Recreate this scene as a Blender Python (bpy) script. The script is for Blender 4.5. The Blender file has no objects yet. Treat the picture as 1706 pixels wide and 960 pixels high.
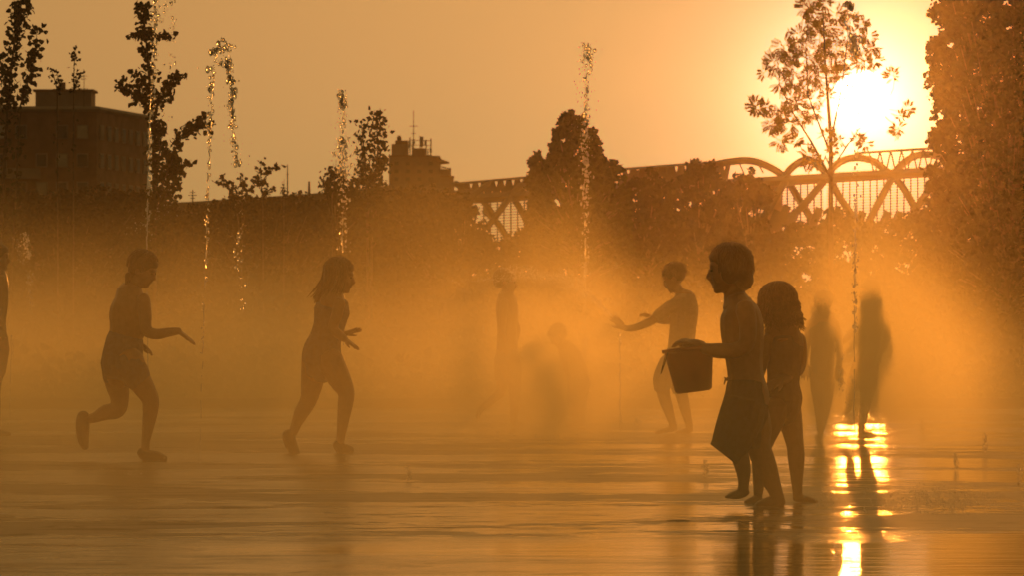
import bpy, math, random
from mathutils import Vector, Matrix, Euler, noise
sc = bpy.context.scene
col = sc.collection
random.seed(7)
# ------------------------------------------------------------------ camera, sky, sun, exposure
F = 9478.0          # focal length in photo pixels (200 mm lens)
CZ = 0.97           # eye height
def P(px, py, D):
    "point of the world seen at photo pixel (px, py) when it stands D metres away"
    return Vector(((px - 853) / F * D, D, CZ + (504 - py) / F * D))
def GD(py):
    return CZ * F / (py - 504)
cam = bpy.data.cameras.new('camera'); co = bpy.data.objects.new('camera', cam); col.objects.link(co)
co.location = (0, 0, CZ); co.rotation_euler = (math.pi / 2, 0, 0)
cam.lens = 200; cam.sensor_width = 36; cam.shift_y = 24 / 1706; cam.clip_start = .5; cam.clip_end = 6000
cam.dof.use_dof = True; cam.dof.focus_distance = 31; cam.dof.aperture_fstop = 20
sc.camera = co
EL = math.radians(2.05); AZ = math.radians(3.514)
SD = Vector((math.sin(AZ) * math.cos(EL), math.cos(AZ) * math.cos(EL), math.sin(EL)))
sun = bpy.data.lights.new('sun', 'SUN'); so = bpy.data.objects.new('sun', sun); col.objects.link(so)
so.rotation_euler = (-SD).to_track_quat('-Z', 'Y').to_euler()
sun.energy = .68; sun.angle = math.radians(.5); sun.color = (1, .315, .042)
sc.view_settings.view_transform = 'Standard'; sc.view_settings.look = 'None'
sc.view_settings.exposure = -1.5
cy = sc.cycles
cy.use_adaptive_sampling = True; cy.adaptive_threshold = .02; cy.volume_step_rate = .5; cy.volume_bounces = 2; cy.max_bounces = 9; cy.volume_max_steps = 256
cy.transparent_max_bounces = 24; cy.transmission_bounces = 8; cy.glossy_bounces = 3; cy.diffuse_bounces = 2
cy.use_denoising = True; cy.sample_clamp_indirect = 20; cy.caustics_reflective = False; cy.caustics_refractive = False

class NT:
    "small helper to wire nodes"
    def __init__(s, tree): s.t = tree; s.N = tree.nodes; s.L = tree.links
    def n(s, kind, **kw):
        o = s.N.new(kind)
        for k, v in kw.items(): setattr(o, k, v)
        return o
    def put(s, sock, v):
        if hasattr(v, 'links'): s.L.new(v, sock)
        else: sock.default_value = v
    def m(s, op, a, b=None, c=None):
        n = s.n('ShaderNodeMath', operation=op)
        for i, v in enumerate((a, b, c)):
            if v is not None: s.put(n.inputs[i], v)
        return n.outputs[0]
    def vm(s, op, a, b=None, scale=None):
        n = s.n('ShaderNodeVectorMath', operation=op); s.put(n.inputs[0], a)
        if b is not None: s.put(n.inputs[1], b)
        if scale is not None: s.put(n.inputs['Scale'], scale)
        return n.outputs['Value'] if op == 'DOT_PRODUCT' else n.outputs[0]
    def mr(s, v, a, b, c, d):
        n = s.n('ShaderNodeMapRange', interpolation_type='SMOOTHSTEP'); s.L.new(v, n.inputs[0])
        for i, x in enumerate((a, b, c, d)): n.inputs[i + 1].default_value = x
        return n.outputs[0]
    def noise(s, vec, scale, detail=2, rough=.5, dist=0):
        n = s.n('ShaderNodeTexNoise'); n.inputs['Scale'].default_value = scale; n.inputs['Detail'].default_value = detail
        n.inputs['Roughness'].default_value = rough; n.inputs['Distortion'].default_value = dist
        s.L.new(vec, n.inputs['Vector']); return n.outputs[0]
    def mix(s, f, a, b):
        n = s.n('ShaderNodeMix', data_type='RGBA'); s.put(n.inputs[0], f); s.put(n.inputs[6], a); s.put(n.inputs[7], b)
        return n.outputs[2]

world = bpy.data.worlds.new('World'); sc.world = world; world.use_nodes = True
w = NT(world.node_tree)
sky = w.n('ShaderNodeTexSky', sky_type='NISHITA', sun_disc=False, sun_elevation=EL, sun_rotation=AZ, dust_density=3, air_density=1.5)
tc = w.n('ShaderNodeTexCoord')
cosv = w.vm('DOT_PRODUCT', tc.outputs['Generated'], SD)
th = w.m('SQRT', w.m('MULTIPLY', w.m('MAXIMUM', w.m('SUBTRACT', 1, cosv), 0), 2))      # angle from the sun
def aureole(deg, colr, amp):
    return w.vm('SCALE', colr, scale=w.m('MULTIPLY', w.m('EXPONENT', w.m('MULTIPLY', th, -1 / math.radians(deg))), amp))
SKY_TINT = (.42, .27, .04)
base = w.vm('MULTIPLY', sky.outputs[0], SKY_TINT)
disc = w.vm('SCALE', (1, .75, .42), scale=w.m('MULTIPLY', w.mr(th, math.radians(.26), math.radians(.30), 1, 0), 450))
tot = base
for a in ((.5, (1, .85, .62), 75), (2.2, (1, .72, .42), 3.0), (8, (1, .66, .25), 4.2), (60, (1, .72, .25), 9.3)):
    tot = w.vm('ADD', tot, aureole(*a))
tot = w.vm('ADD', tot, disc)
w.L.new(tot, w.N['Background'].inputs[0]); w.N['Background'].inputs[1].default_value = .1

# ------------------------------------------------------------------ object helpers
def link(name, mesh, parent=None, **kw):
    o = bpy.data.objects.new(name, mesh); col.objects.link(o)
    if parent: o.parent = parent
    for k, v in kw.items(): o[k] = v
    return o
def tag(o, label=None, cat=None, group=None, kind=None):
    if label: o['label'] = label
    if cat: o['category'] = cat
    if group: o['group'] = group
    if kind: o['kind'] = kind
    return o
def empty(name, loc, label, cat, group=None):
    o = bpy.data.objects.new(name, None); col.objects.link(o); o.location = loc; o.empty_display_size = .2
    return tag(o, label, cat, group)

class MB:
    "collects shapes and links them as one mesh"
    def __init__(s): s.v = []; s.f = []
    def add(s, v, f):
        b = len(s.v); s.v += [tuple(x) for x in v]; s.f += [tuple(i + b for i in q) for q in f]; return s
    def box(s, c, d, rot=None):
        c = Vector(c); R = rot.to_matrix() if rot is not None else Matrix.Identity(3)
        v = [c + R @ Vector((x * d[0] / 2, y * d[1] / 2, z * d[2] / 2)) for x in (-1, 1) for y in (-1, 1) for z in (-1, 1)]
        return s.add(v, [(0, 1, 3, 2), (4, 6, 7, 5), (0, 4, 5, 1), (2, 3, 7, 6), (0, 2, 6, 4), (1, 5, 7, 3)])
    def bar(s, a, b, wx, wy=None):
        a = Vector(a); b = Vector(b); t = b - a
        return s.box((a + b) / 2, (wx, wy or wx, t.length), t.to_track_quat('Z', 'Y'))
    def tube(s, pts, rs, n=10, depth=None, cap=True):
        "tube through pts; rs in the picture-parallel plane, depth the radii along the view (default the same)"
        pts = [Vector(p) for p in pts]; rs = list(rs); dp = list(depth) if depth else list(rs)
        if cap:
            t0 = (pts[0] - pts[1]).normalized(); t1 = (pts[-1] - pts[-2]).normalized()


            pts = [pts[0] + t0 * rs[0] * .92, pts[0] + t0 * rs[0] * .6] + pts + [pts[-1] + t1 * rs[-1] * .6, pts[-1] + t1 * rs[-1] * .92]
            dp = [dp[0] * .38, dp[0] * .8] + dp + [dp[-1] * .8, dp[-1] * .38]
            rs = [rs[0] * .38, rs[0] * .8] + rs + [rs[-1] * .8, rs[-1] * .38]
        rings = []; b = len(s.v)
        for i, p in enumerate(pts):
            t = pts[min(i + 1, len(pts) - 1)] - pts[max(i - 1, 0)]
            if t.length < 1e-9: t = Vector((0, 0, 1))
            t.normalize(); Y = Vector((0, 1, 0))
            if abs(t.y) > .92: Y = Vector((1, 0, 0))
            u = (Y - t * Y.dot(t)).normalized(); v = t.cross(u)
            for k in range(n):
                a = 2 * math.pi * k / n
                s.v.append(tuple(p + u * math.cos(a) * dp[i] + v * math.sin(a) * rs[i]))
        for i in range(len(pts) - 1):
            for k in range(n):
                a0 = b + i * n + k; a1 = b + i * n + (k + 1) % n
                s.f.append((a0, a0 + n, a1 + n, a1))
        s.f.append(tuple(b + k for k in range(n))); s.f.append(tuple(b + (len(pts) - 1) * n + k for k in reversed(range(n))))
        return s
    def ell(s, c, r, R=None, nu=14, nv=9):
        c = Vector(c); v = []; f = []
        R = R or Matrix.Identity(3)
        for j in range(1, nv):
            a = math.pi * j / nv
            for i in range(nu):
                b = 2 * math.pi * i / nu
                v.append(c + R @ Vector((r[0] * math.sin(a) * math.cos(b), r[1] * math.sin(a) * math.sin(b), r[2] * math.cos(a))))
        v.append(c + R @ Vector((0, 0, r[2]))); v.append(c + R @ Vector((0, 0, -r[2]))); T = len(v) - 2
        for j in range(nv - 2):
            for i in range(nu):
                a0 = j * nu + i; a1 = j * nu + (i + 1) % nu
                f.append((a0, a0 + nu, a1 + nu, a1))
        for i in range(nu):
            f.append((T, i, (i + 1) % nu)); f.append((T + 1, (nv - 2) * nu + (i + 1) % nu, (nv - 2) * nu + i))
        return s.add(v, f)
    def mesh(s, name, mat, smooth=False):
        m = bpy.data.meshes.new(name); m.from_pydata(s.v, [], s.f)
        if mat: m.materials.append(mat)
        if smooth: m.polygons.foreach_set('use_smooth', [True] * len(m.polygons))
        m.update(); return m
    def build(s, name, mat, parent=None, smooth=False, **kw):
        return link(name, s.mesh(name, mat, smooth), parent, **kw)
    def fused(s, name, mat, parent=None, voxel=.005, smooth=3, **kw):
        "union of the overlapping shapes as one continuous skin"
        m = s.mesh(name, None); o = bpy.data.objects.new('tmp', m); col.objects.link(o)
        r = o.modifiers.new('r', 'REMESH'); r.mode = 'VOXEL'; r.voxel_size = voxel; r.use_smooth_shade = True
        q = o.modifiers.new('s', 'SMOOTH'); q.factor = .5; q.iterations = smooth
        dg = bpy.context.evaluated_depsgraph_get(); e = o.evaluated_get(dg)
        nm = bpy.data.meshes.new_from_object(e, depsgraph=dg); bpy.data.objects.remove(o); bpy.data.meshes.remove(m)
        nm.name = name; nm.materials.clear(); nm.materials.append(mat)
        nm.polygons.foreach_set('use_smooth', [True] * len(nm.polygons))
        return link(name, nm, parent, **kw)

def material(name, c, rough=.7, var=.25, scale=8, spec=.5, bump=0, metal=0, alt=None):
    m = bpy.data.materials.new(name); m.use_nodes = True; t = NT(m.node_tree); b = t.N['Principled BSDF']
    tcn = t.n('ShaderNodeTexCoord'); nz = t.noise(tcn.outputs['Object'], scale, 4, .6)
    c2 = alt or tuple(x * (1 - var) for x in c); c1 = c if alt else tuple(min(1, x * (1 + var)) for x in c)
    t.L.new(t.mix(t.mr(nz, .35, .65, 0, 1), (*c1, 1), (*c2, 1)), b.inputs['Base Color'])
    b.inputs['Roughness'].default_value = rough; b.inputs['Specular IOR Level'].default_value = spec; b.inputs['Metallic'].default_value = metal
    if bump:
        bp = t.n('ShaderNodeBump'); bp.inputs['Distance'].default_value = bump; t.L.new(nz, bp.inputs['Height']); t.L.new(bp.outputs[0], b.inputs['Normal'])
    return m
skin = material('wet_skin', (.24, .14, .095), .38, .1, 30)
hair_m = material('wet_hair', (.05, .03, .02), .45, .3, 60, bump=.004)
hair_b = material('brown_hair', (.09, .05, .03), .5, .3, 60, bump=.004)
cloth_dark = material('dark_cloth', (.05, .06, .08), .8, .2, 40, bump=.002)
cloth_blue = material('blue_cloth', (.06, .10, .20), .8, .2, 40, bump=.002)
cloth_pale = material('pale_cloth', (.26, .24, .22), .8, .12, 40, bump=.002)
cloth_red = material('red_cloth', (.30, .06, .06), .8, .2, 40, bump=.002)
rubber = material('rubber_clog', (.08, .07, .10), .6, .2, 40)
bucket_m = material('red_plastic', (.32, .035, .02), .35, .1, 10)
iron = material('dark_metal', (.10, .09, .09), .5, .3, 3, metal=.6)
wall_m = material('rendered_wall', (.30, .24, .2), .9, .15, .3, bump=.01)
wall_d = material('brick_wall', (.24, .13, .09), .9, .2, .5, bump=.01)
pane_m = material('window_glass', (.06, .07, .08), .5, .2, 1)
shut_m = material('pale_shutter', (.45, .42, .38), .7, .15, 1)
bridge_m = material('grey_painted_steel', (.10, .09, .09), .55, .15, .5, metal=.2)
bark = material('bark', (.14, .10, .075), .9, .3, 12, bump=.02)
def leaf_material(name, c, tr):
    m = bpy.data.materials.new(name); m.use_nodes = True; t = NT(m.node_tree); b = t.N['Principled BSDF']
    g = t.n('ShaderNodeNewGeometry'); ramp = t.mix(g.outputs['Random Per Island'], (*[x * .6 for x in c], 1), (*[x * 1.35 for x in c], 1))
    t.L.new(ramp, b.inputs['Base Color']); b.inputs['Roughness'].default_value = .8; b.inputs['Specular IOR Level'].default_value = .15
    tl = t.n('ShaderNodeBsdfTranslucent'); t.L.new(t.vm('MULTIPLY', ramp, (1.5, 1.2, .5)), tl.inputs[0])
    ms = t.n('ShaderNodeMixShader'); ms.inputs[0].default_value = tr
    t.L.new(b.outputs[0], ms.inputs[1]); t.L.new(tl.outputs[0], ms.inputs[2]); t.L.new(ms.outputs[0], t.N['Material Output'].inputs[0])
    return m
leaf_poplar = leaf_material('poplar_leaves', (.045, .06, .02), .16)
leaf_ash = leaf_material('ash_leaves', (.38, .26, .05), .85)
leaf_dark = leaf_material('shrub_leaves', (.024, .028, .012), .05)
def water_material():
    m = bpy.data.materials.new('falling_water'); m.use_nodes = True; b = m.node_tree.nodes['Principled BSDF']
    b.inputs['Base Color'].default_value = (.97, .98, 1, 1); b.inputs['Roughness'].default_value = .22
    b.inputs['IOR'].default_value = 1.33; b.inputs['Transmission Weight'].default_value = 1
    t = NT(m.node_tree); tl = t.n('ShaderNodeBsdfTranslucent'); tl.inputs[0].default_value = (.98, .98, .98, 1)     # broken water is frothy: part of the light is scattered through
    gl = t.n('ShaderNodeBsdfGlossy'); gl.inputs['Roughness'].default_value = .25; tp = t.n('ShaderNodeBsdfTransparent')
    a = t.n('ShaderNodeMixShader'); a.inputs[0].default_value = .5; t.L.new(b.outputs[0], a.inputs[1]); t.L.new(tl.outputs[0], a.inputs[2])
    c = t.n('ShaderNodeMixShader'); c.inputs[0].default_value = .22; t.L.new(a.outputs[0], c.inputs[1]); t.L.new(gl.outputs[0], c.inputs[2])
    e = t.n('ShaderNodeMixShader'); e.inputs[0].default_value = .2; t.L.new(c.outputs[0], e.inputs[1]); t.L.new(tp.outputs[0], e.inputs[2])
    t.L.new(e.outputs[0], t.N['Material Output'].inputs[0])
    return m
water_m = water_material()

# ------------------------------------------------------------------ ground
def floor_material():
    m = bpy.data.materials.new('wet_paving'); m.use_nodes = True; t = NT(m.node_tree); b = t.N['Principled BSDF']
    tcn = t.n('ShaderNodeTexCoord'); o = tcn.outputs['Object']
    sl = t.n('ShaderNodeMapping'); sl.inputs['Scale'].default_value = (.55, 1, 1); t.L.new(o, sl.inputs[0]); v = sl.outputs[0]
    big = t.noise(v, .55, 4, .6, .4); mid = t.noise(v, 8, 5, .7, .2); fine = t.noise(o, 38, 3, .7)
    # puddles: low places hold standing water, the rest is a thin film over rough concrete
    pud = t.mr(t.m('ADD', t.m('MULTIPLY', big, .65), t.m('MULTIPLY', mid, .35)), .485, .52, 1, 0)
    s2 = t.n('ShaderNodeMapping'); s2.inputs['Scale'].default_value = (.8, 4.5, 1); t.L.new(o, s2.inputs[0])
    stain = t.m('MAXIMUM', t.mr(t.noise(v, 2.6, 6, .78, .6), .56, .60, 0, 1), t.mr(t.noise(s2.outputs[0], 1.0, 5, .75, .3), .56, .60, 0, 1))
    c = t.mix(t.mr(mid, .35, .7, 0, 1), (.09, .052, .025, 1), (.15, .09, .045, 1))
    c = t.mix(t.m('MULTIPLY', stain, .7), c, (.05, .045, .04, 1))
    t.L.new(c, b.inputs['Base Color'])
    sx = t.n('ShaderNodeSeparateXYZ'); t.L.new(o, sx.inputs[0])
    dry = t.m('MULTIPLY', t.mr(t.m('ADD', sx.outputs[0], t.m('MULTIPLY', t.m('SUBTRACT', big, .5), 8)), -2.6, 1.6, 1, 0), .7)
    wet = t.m('SUBTRACT', 1, dry); pud = t.m('MULTIPLY', pud, t.m('ADD', t.m('MULTIPLY', wet, .8), .2)); pud = t.m('MAXIMUM', pud, t.m('MULTIPLY', t.mr(t.m('ADD', sx.outputs[1], t.m('MULTIPLY', big, 5)), 25.2, 27.2, 1, 0), wet))
    t.L.new(t.m('ADD', t.mr(pud, 0, 1, .34, .03), t.m('MULTIPLY', dry, .07)), b.inputs['Roughness'])
    t.L.new(t.m('MAXIMUM', t.m('SUBTRACT', t.m('SUBTRACT', .42, t.m('MULTIPLY', dry, .32)), t.m('MULTIPLY', stain, .38)), .02), b.inputs['Specular IOR Level'])
    b.inputs['IOR'].default_value = 1.38
    h = t.m('ADD', t.m('MULTIPLY', mid, .6), t.m('MULTIPLY', fine, .4))
    wave = t.noise(s2.outputs[0], 1.6, 2, .5, .3)
    bp = t.n('ShaderNodeBump'); t.put(bp.inputs['Distance'], t.mr(pud, 0, 1, .011, .0005)); bp.inputs['Distance'].default_value = .005
    t.L.new(h, bp.inputs['Height']); bp.inputs['Strength'].default_value = 1
    b2 = t.n('ShaderNodeBump'); b2.inputs['Distance'].default_value = .0035; t.L.new(wave, b2.inputs['Height']); t.L.new(bp.outputs[0], b2.inputs['Normal'])
    t.L.new(b2.outputs[0], b.inputs['Normal'])
    return m
floor_m = floor_material()
lawn_m = material('trodden_lawn', (.07, .075, .03), .95, .3, 2, bump=.05)
def sheet(name, x0, x1, y0, y1, z, mat, nx=1, ny=1, f=None):
    mb = MB()
    v = []; q = []
    for j in range(ny + 1):
        for i in range(nx + 1):
            x = x0 + (x1 - x0) * i / nx; y = y0 + (y1 - y0) * j / ny
            v.append((x, y, z + (f(x, y) if f else 0)))
    for j in range(ny):
        for i in range(nx):
            a = j * (nx + 1) + i; q.append((a, a + 1, a + nx + 2, a + nx + 1))
    return mb.add(v, q).build(name, mat, None, smooth=True, kind='structure')
sheet('ground', -4000, 4000, -500, 4500, -.03, lawn_m)
sheet('plaza_floor', -40, 40, -12, 52, 0, floor_m)
kerb = MB().box((0, 52.2, .02), (80, .4, .14)).build('plaza_kerb', wall_m, None, kind='structure')
def bank(x, y):
    t = max(0, min(1, (y - 53) / 40)); return t * t * (3 - 2 * t) * .5 + .12 * noise.noise(Vector((x * .15, y * .15, 0)))
sheet('grass_bank', -60, 60, 52.6, 205, -.02, lawn_m, 60, 80, bank)

# ------------------------------------------------------------------ trees and shrubs
def leaf_card(mb, c, size, kind, rnd):
    d = Vector((rnd.gauss(0, 1), rnd.gauss(0, 1), rnd.gauss(0, 1))).normalized()
    e = d.cross(Vector((rnd.gauss(0, 1), rnd.gauss(0, 1), rnd.gauss(0, 1)))).normalized()
    if kind == 'round':
        n = d.cross(e) * size * .12
        v = [c, c + d * size * .35 + e * size * .5 + n, c + d * size * .85 + e * size * .28, c + d * size * 1.1, c + d * size * .85 - e * size * .28, c + d * size * .35 - e * size * .5 + n]
        mb.add(v, [(0, 1, 2, 3), (0, 3, 4, 5)])
    else:
        v = [c, c + d * size * .5 + e * size * .1, c + d * size, c + d * size * .5 - e * size * .1]
        mb.add(v, [(0, 1, 2, 3)])
def inside(x, y, poly):
    r = False; j = len(poly) - 1
    for i in range(len(poly)):
        xi, yi = poly[i]; xj, yj = poly[j]
        if (yi > y) != (yj > y) and x < (xj - xi) * (y - yi) / (yj - yi) + xi: r = not r
        j = i
    return r
def plant(name, D, foot, stems, label, cat, leaf=9, leafmat=leaf_poplar, kind='round', polys=(), tufts=(), group=None, seed=1, depth=1.0, ground=0.0):
    """foot (px) of the trunk; stems: list of (pts px, r px at base, spread px, leaves); polys: (outline px, clumps, leaves per clump, clump px);
       tufts: (px, py, r px, leaves)"""
    rnd = random.Random(seed); s = F / D
    base = P(foot, 504, D); base.z = ground
    root = empty(name, base, label, cat, group)
    tr = MB(); cr = MB()
    loc = lambda px, py, dy=0: P(px, py, D) - base + Vector((0, dy, 0))
    for pts, r0, spread, nl in stems:
        pl = [loc(x, y, rnd.uniform(-.3, .3) * depth if i else 0) for i, (x, y) in enumerate(pts)]

        k = len(pl); tr.tube(pl, [max(.25, r0 * (1 - .8 * i / (k - 1))) / s for i in range(k)], n=7)
        for _ in range(int(nl * (.72 if kind == 'round' else 1))):
            i = rnd.randrange(k - 1); t = rnd.random(); c = pl[i].lerp(pl[i + 1], t)
            c = c + Vector((rnd.gauss(0, 1) * spread / s * .55, rnd.gauss(0, 1) * spread / s * .55, rnd.gauss(0, 1) * spread / s * .4))
            leaf_card(cr, c, leaf / s * rnd.uniform(.7, 1.25), kind, rnd)
    for poly, nc, per, cpx in polys:
        xs = [p[0] for p in poly]; ys = [p[1] for p in poly]; got = 0; cx = sum(xs) / len(xs)
        half = (max(xs) - min(xs)) / 2
        while got < nc:
            x = rnd.uniform(min(xs), max(xs)); y = rnd.uniform(min(ys), max(ys))
            if not inside(x, y, poly): continue
            got += 1
            dy = rnd.uniform(-1, 1) * half / s * depth * .8
            c0 = loc(x, y, dy); rr = cpx / s * rnd.uniform(.6, 1.3)
            if rnd.random() < .12:
                tr.tube([loc(foot + (x - foot) * .15, max(y + 30, y * .4 + max(ys) * .6), dy * .3), c0], [1.6 / s, .5 / s], n=5)
            for _ in range(per):
                q = Vector((rnd.gauss(0, 1), rnd.gauss(0, 1), rnd.gauss(0, 1))).normalized() * rr * rnd.random() ** .5
                leaf_card(cr, c0 + q, leaf / s * rnd.uniform(.7, 1.25), kind, rnd)
    for tx, ty, r, nl in tufts:
        c0 = loc(tx, ty, rnd.uniform(-.5, .5) * depth)
        for _ in range(nl):      # each tuft: pinnate leaves radiating from a twig end
            d = Vector((rnd.gauss(0, 1), rnd.gauss(0, 1), rnd.gauss(0, 1))).normalized()
            L = r / s * rnd.uniform(.6, 1.1); side = d.cross(Vector((rnd.gauss(0, 1), rnd.gauss(0, 1), rnd.gauss(0, 1)))).normalized()
            cr.add([c0, c0 + side * .003, c0 + d * L], [(0, 1, 2)])
            for k in range(1, 6):
                p = c0 + d * L * (.3 + .14 * k)
                for sg in (-1, 1):
                    dd = (d * .75 + side * sg * .8).normalized(); e = dd.cross(side).normalized(); e = (d - dd * d.dot(dd)).normalized()
                    l = leaf / s * rnd.uniform(.8, 1.2)
                    cr.add([p, p + dd * l * .5 + e * l * .13, p + dd * l, p + dd * l * .5 - e * l * .13], [(0, 1, 2, 3)])
    if tr.v: tr.build('trunk', bark, root, smooth=True)
    if cr.v: cr.build('crown', leafmat, root)
    return root

SAP = 'young poplars at the far edge of the plaza'
# far left pair of leaders
plant('poplar_tree', 75, 10, [([(-2, 640), (2, 400), (12, 180), (20, 110), (26, 50), (38, -10)], 4, 13, 620), ([(14, 560), (34, 175), (52, 110), (62, 45)], 2.2, 11, 330),
      ([(12, 180), (5, 120), (8, 90)], 1.2, 9, 130), ([(36, 170), (40, 150), (38, 160)], 1, 6, 40), ([(24, 60), (32, 20), (36, -20)], 1, 14, 160)],
      'leggy young poplar with two leafy stems cut by the left edge of the photo', 'tree', group=SAP, seed=3, leaf=9)
plant('poplar_sapling', 80, 97, [([(97, 640), (97, 150), (92, 128), (86, 114)], 1.6, 7, 60), ([(99, 155), (100, 140), (96, 120)], 1.6, 4, 26)],
      'small thin sapling whose short tip shows over the left corner of the roof hut', 'tree', group=SAP, seed=4, leaf=6)
plant('poplar_sapling', 80, 122, [([(122, 640), (122, 150), (122, 110), (124, 78)], 1.6, 7, 110), ([(124, 150), (133, 130), (136, 122)], 1.4, 6, 50)],
      'thin sapling with a spindly pointed tip above the flat-roofed hut, beside the aerial', 'tree', group=SAP, seed=5, leaf=6)
plant('poplar_tree', 72, 256, [([(258, 660), (256, 330), (254, 200), (248, 120), (244, 60), (240, 6)], 4.5, 11, 560),
      ([(244, 60), (262, 58), (285, 60)], 1.3, 7, 80), ([(244, 55), (230, 55), (219, 62)], 1.2, 6, 60), ([(242, 30), (235, 10), (228, 6)], 1, 6, 50),
      ([(253, 178), (240, 168), (222, 156), (196, 140)], 1.8, 11, 240), ([(254, 175), (268, 165), (282, 140), (300, 122)], 1.8, 11, 230),
      ([(240, 170), (235, 145), (228, 122)], 1.3, 10, 120),
      ([(258, 300), (268, 250), (262, 215), (260, 205)], 1.8, 13, 260), ([(262, 330), (285, 275), (300, 225), (322, 210), (345, 203)], 2.2, 12, 420),
      ([(275, 300), (295, 275), (320, 272)], 1.5, 9, 120), ([(275, 330), (287, 300), (290, 270)], 1.6, 14, 260), ([(258, 420), (262, 350), (270, 320)], 2, 20, 420)],
      'tall slim young poplar with side arms like a candelabra, right of the dark apartment block', 'tree', group=SAP, seed=6, leaf=9)
plant('poplar_tree', 88, 612, [([(614, 640), (612, 330), (608, 260), (602, 205)], 3, 14, 420), ([(616, 640), (620, 330), (630, 250), (627, 186)], 3, 15, 700)],
      'dense twin-topped poplar standing just left of the tower with aerials', 'tree', group=SAP, seed=7, leaf=7, polys=[([(592, 400), (588, 330), (600, 280), (625, 250), (645, 270), (645, 320), (655, 400)], 60, 22, 12)])
plant('poplar_tree', 98, 960, [([(958, 660), (960, 330), (955, 190)], 4, 6, 120), ([(925, 420), (920, 300), (896, 252)], 2, 8, 120)],
      'broad bushy poplar with a ragged pointed crown in the middle, hiding part of the footbridge', 'tree', group=SAP, seed=8, leaf=7.5,
      polys=[([(882, 440), (880, 330), (884, 275), (893, 250), (907, 262), (914, 285), (920, 232), (932, 200), (950, 186), (964, 200), (978, 192), (990, 214), (1000, 236), (1003, 268), (1022, 268), (1036, 290), (1044, 330), (1056, 440)], 620, 26, 6.5)])
def shrub(px, D, poly, label, nc, seed, per=26, leaf=7, cpx=8, cat='shrub', name='shrub', group='shrubs along the bank'):
    nc = int(nc * 1.9); cy0 = min(q[1] for q in poly); poly = [(q[0], q[1] + (8 if q[1] < 400 else 0)) for q in poly]
    return plant(name, D, px, [([(px, 660), (px, 500), (px + 2, 420)], 3, 5, 10)], label, cat, group=group, seed=seed, leaf=leaf, leafmat=leaf_dark, polys=[(poly, nc, per, cpx)])
shrub(1080, 176, [(1036, 470), (1034, 310), (1052, 292), (1076, 285), (1084, 268), (1096, 282), (1118, 300), (1126, 470)], 'dark rounded shrub with one small leafy peak just right of the middle poplar', 130, 11)
shrub(1166, 172, [(1110, 470), (1118, 300), (1136, 290), (1142, 272), (1158, 258), (1172, 266), (1184, 262), (1198, 278), (1212, 292), (1222, 330), (1224, 470)], 'tallest dark shrub under the footbridge arches, with a flat leafy top', 190, 12)
shrub(1250, 168, [(1208, 470), (1212, 320), (1228, 288), (1248, 276), (1262, 292), (1276, 300), (1286, 330), (1272, 352), (1284, 390), (1292, 470)], 'loose dark shrub in front of the left footbridge arch, above the boy with the bucket', 120, 13)
plant('shrub', 92, 560, [([(556, 660), (554, 330), (560, 265)], 1.6, 12, 90), ([(575, 330), (590, 300), (603, 290)], 1.2, 9, 60), ([(545, 340), (537, 300), (548, 280)], 1.2, 9, 70)],
      'airy bush with open twigs behind the water jet left of the twin-topped poplar', 'shrub', group='shrubs along the bank', seed=14, leaf=6.5, leafmat=leaf_dark,
      polys=[([(534, 420), (534, 320), (545, 290), (560, 272), (572, 295), (590, 310), (604, 330), (610, 420)], 55, 14, 9)])
plant('shrub', 100, 400, [([(402, 660), (402, 330), (406, 288)], 1.6, 9, 90), ([(398, 335), (380, 310), (358, 302)], 1.2, 8, 70), ([(382, 310), (372, 298)], 1, 6, 30)],
      'small bush with one arm reaching left, right of the tallest water jet', 'shrub', group='shrubs along the bank', seed=15, leaf=6.5, leafmat=leaf_dark,
      polys=[([(376, 420), (380, 330), (392, 305), (406, 292), (418, 310), (424, 330), (430, 420)], 45, 14, 9)])
plant('shrub', 100, 438, [([(440, 660), (438, 330), (434, 290), (435, 266)], 1.4, 8, 120), ([(438, 300), (452, 282), (468, 276)], 1, 5, 50), ([(440, 325), (455, 316)], 1, 7, 40), ([(432, 310), (424, 296)], 1, 6, 40)],
      'spindly bush with a thin bough reaching right over the ramp wall', 'shrub', group='shrubs along the bank', seed=16, leaf=6.5, leafmat=leaf_dark)
plant('shrub', 100, 473, [([(473, 660), (473, 320), (473, 296)], 1.1, 5, 45)], 'tiny upright bush tip, smallest of those along the ramp wall', 'shrub', group='shrubs along the bank', seed=17, leaf=6, leafmat=leaf_dark)
# the ash against the sun
tufts = [(1352, 22, 24), (1335, 55, 22), (1303, 78, 24), (1288, 108, 24), (1272, 122, 16), (1254, 178, 15), (1262, 182, 14), (1300, 140, 22), (1312, 170, 24), (1292, 200, 24), (1285, 208, 16), (1300, 232, 20), (1315, 205, 22), (1345, 95, 26), (1366, 132, 28), (1384, 42, 26), (1396, 22, 20), (1410, 58, 26), (1436, 38, 18), (1432, 84, 26), (1402, 98, 26), (1455, 76, 16), (1370, 78, 26), (1340, 145, 22), (1360, 182, 22), (1336, 196, 16), (1490, 124, 14), (1512, 182, 14), (1500, 194, 12), (1496, 214, 14), (1440, 240, 12), (1374, 226, 15), (1384, 250, 12), (1345, 262, 20), (1352, 268, 18), (1362, 50, 22), (1325, 85, 20), (1440, 100, 22), (1320, 115, 22), (1380, 105, 26), (1415, 35, 18), (1345, 5, 20), (1376, 4, 16), (1330, 232, 12), (1360, 112, 24), (1462, 98, 14), (1425, 232, 12), (1400, 232, 11), (1325, 130, 20), (1350, 125, 22), (1378, 160, 20), (1330, 170, 18), (1305, 190, 20), (1392, 78, 24), (1420, 90, 22), (1360, 25, 20), (1372, 60, 22), (1318, 95, 20), (1405, 120, 20), (1385, 120, 22), (1445, 60, 18), (1275, 178, 12), (1356, 160, 18)]
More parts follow.
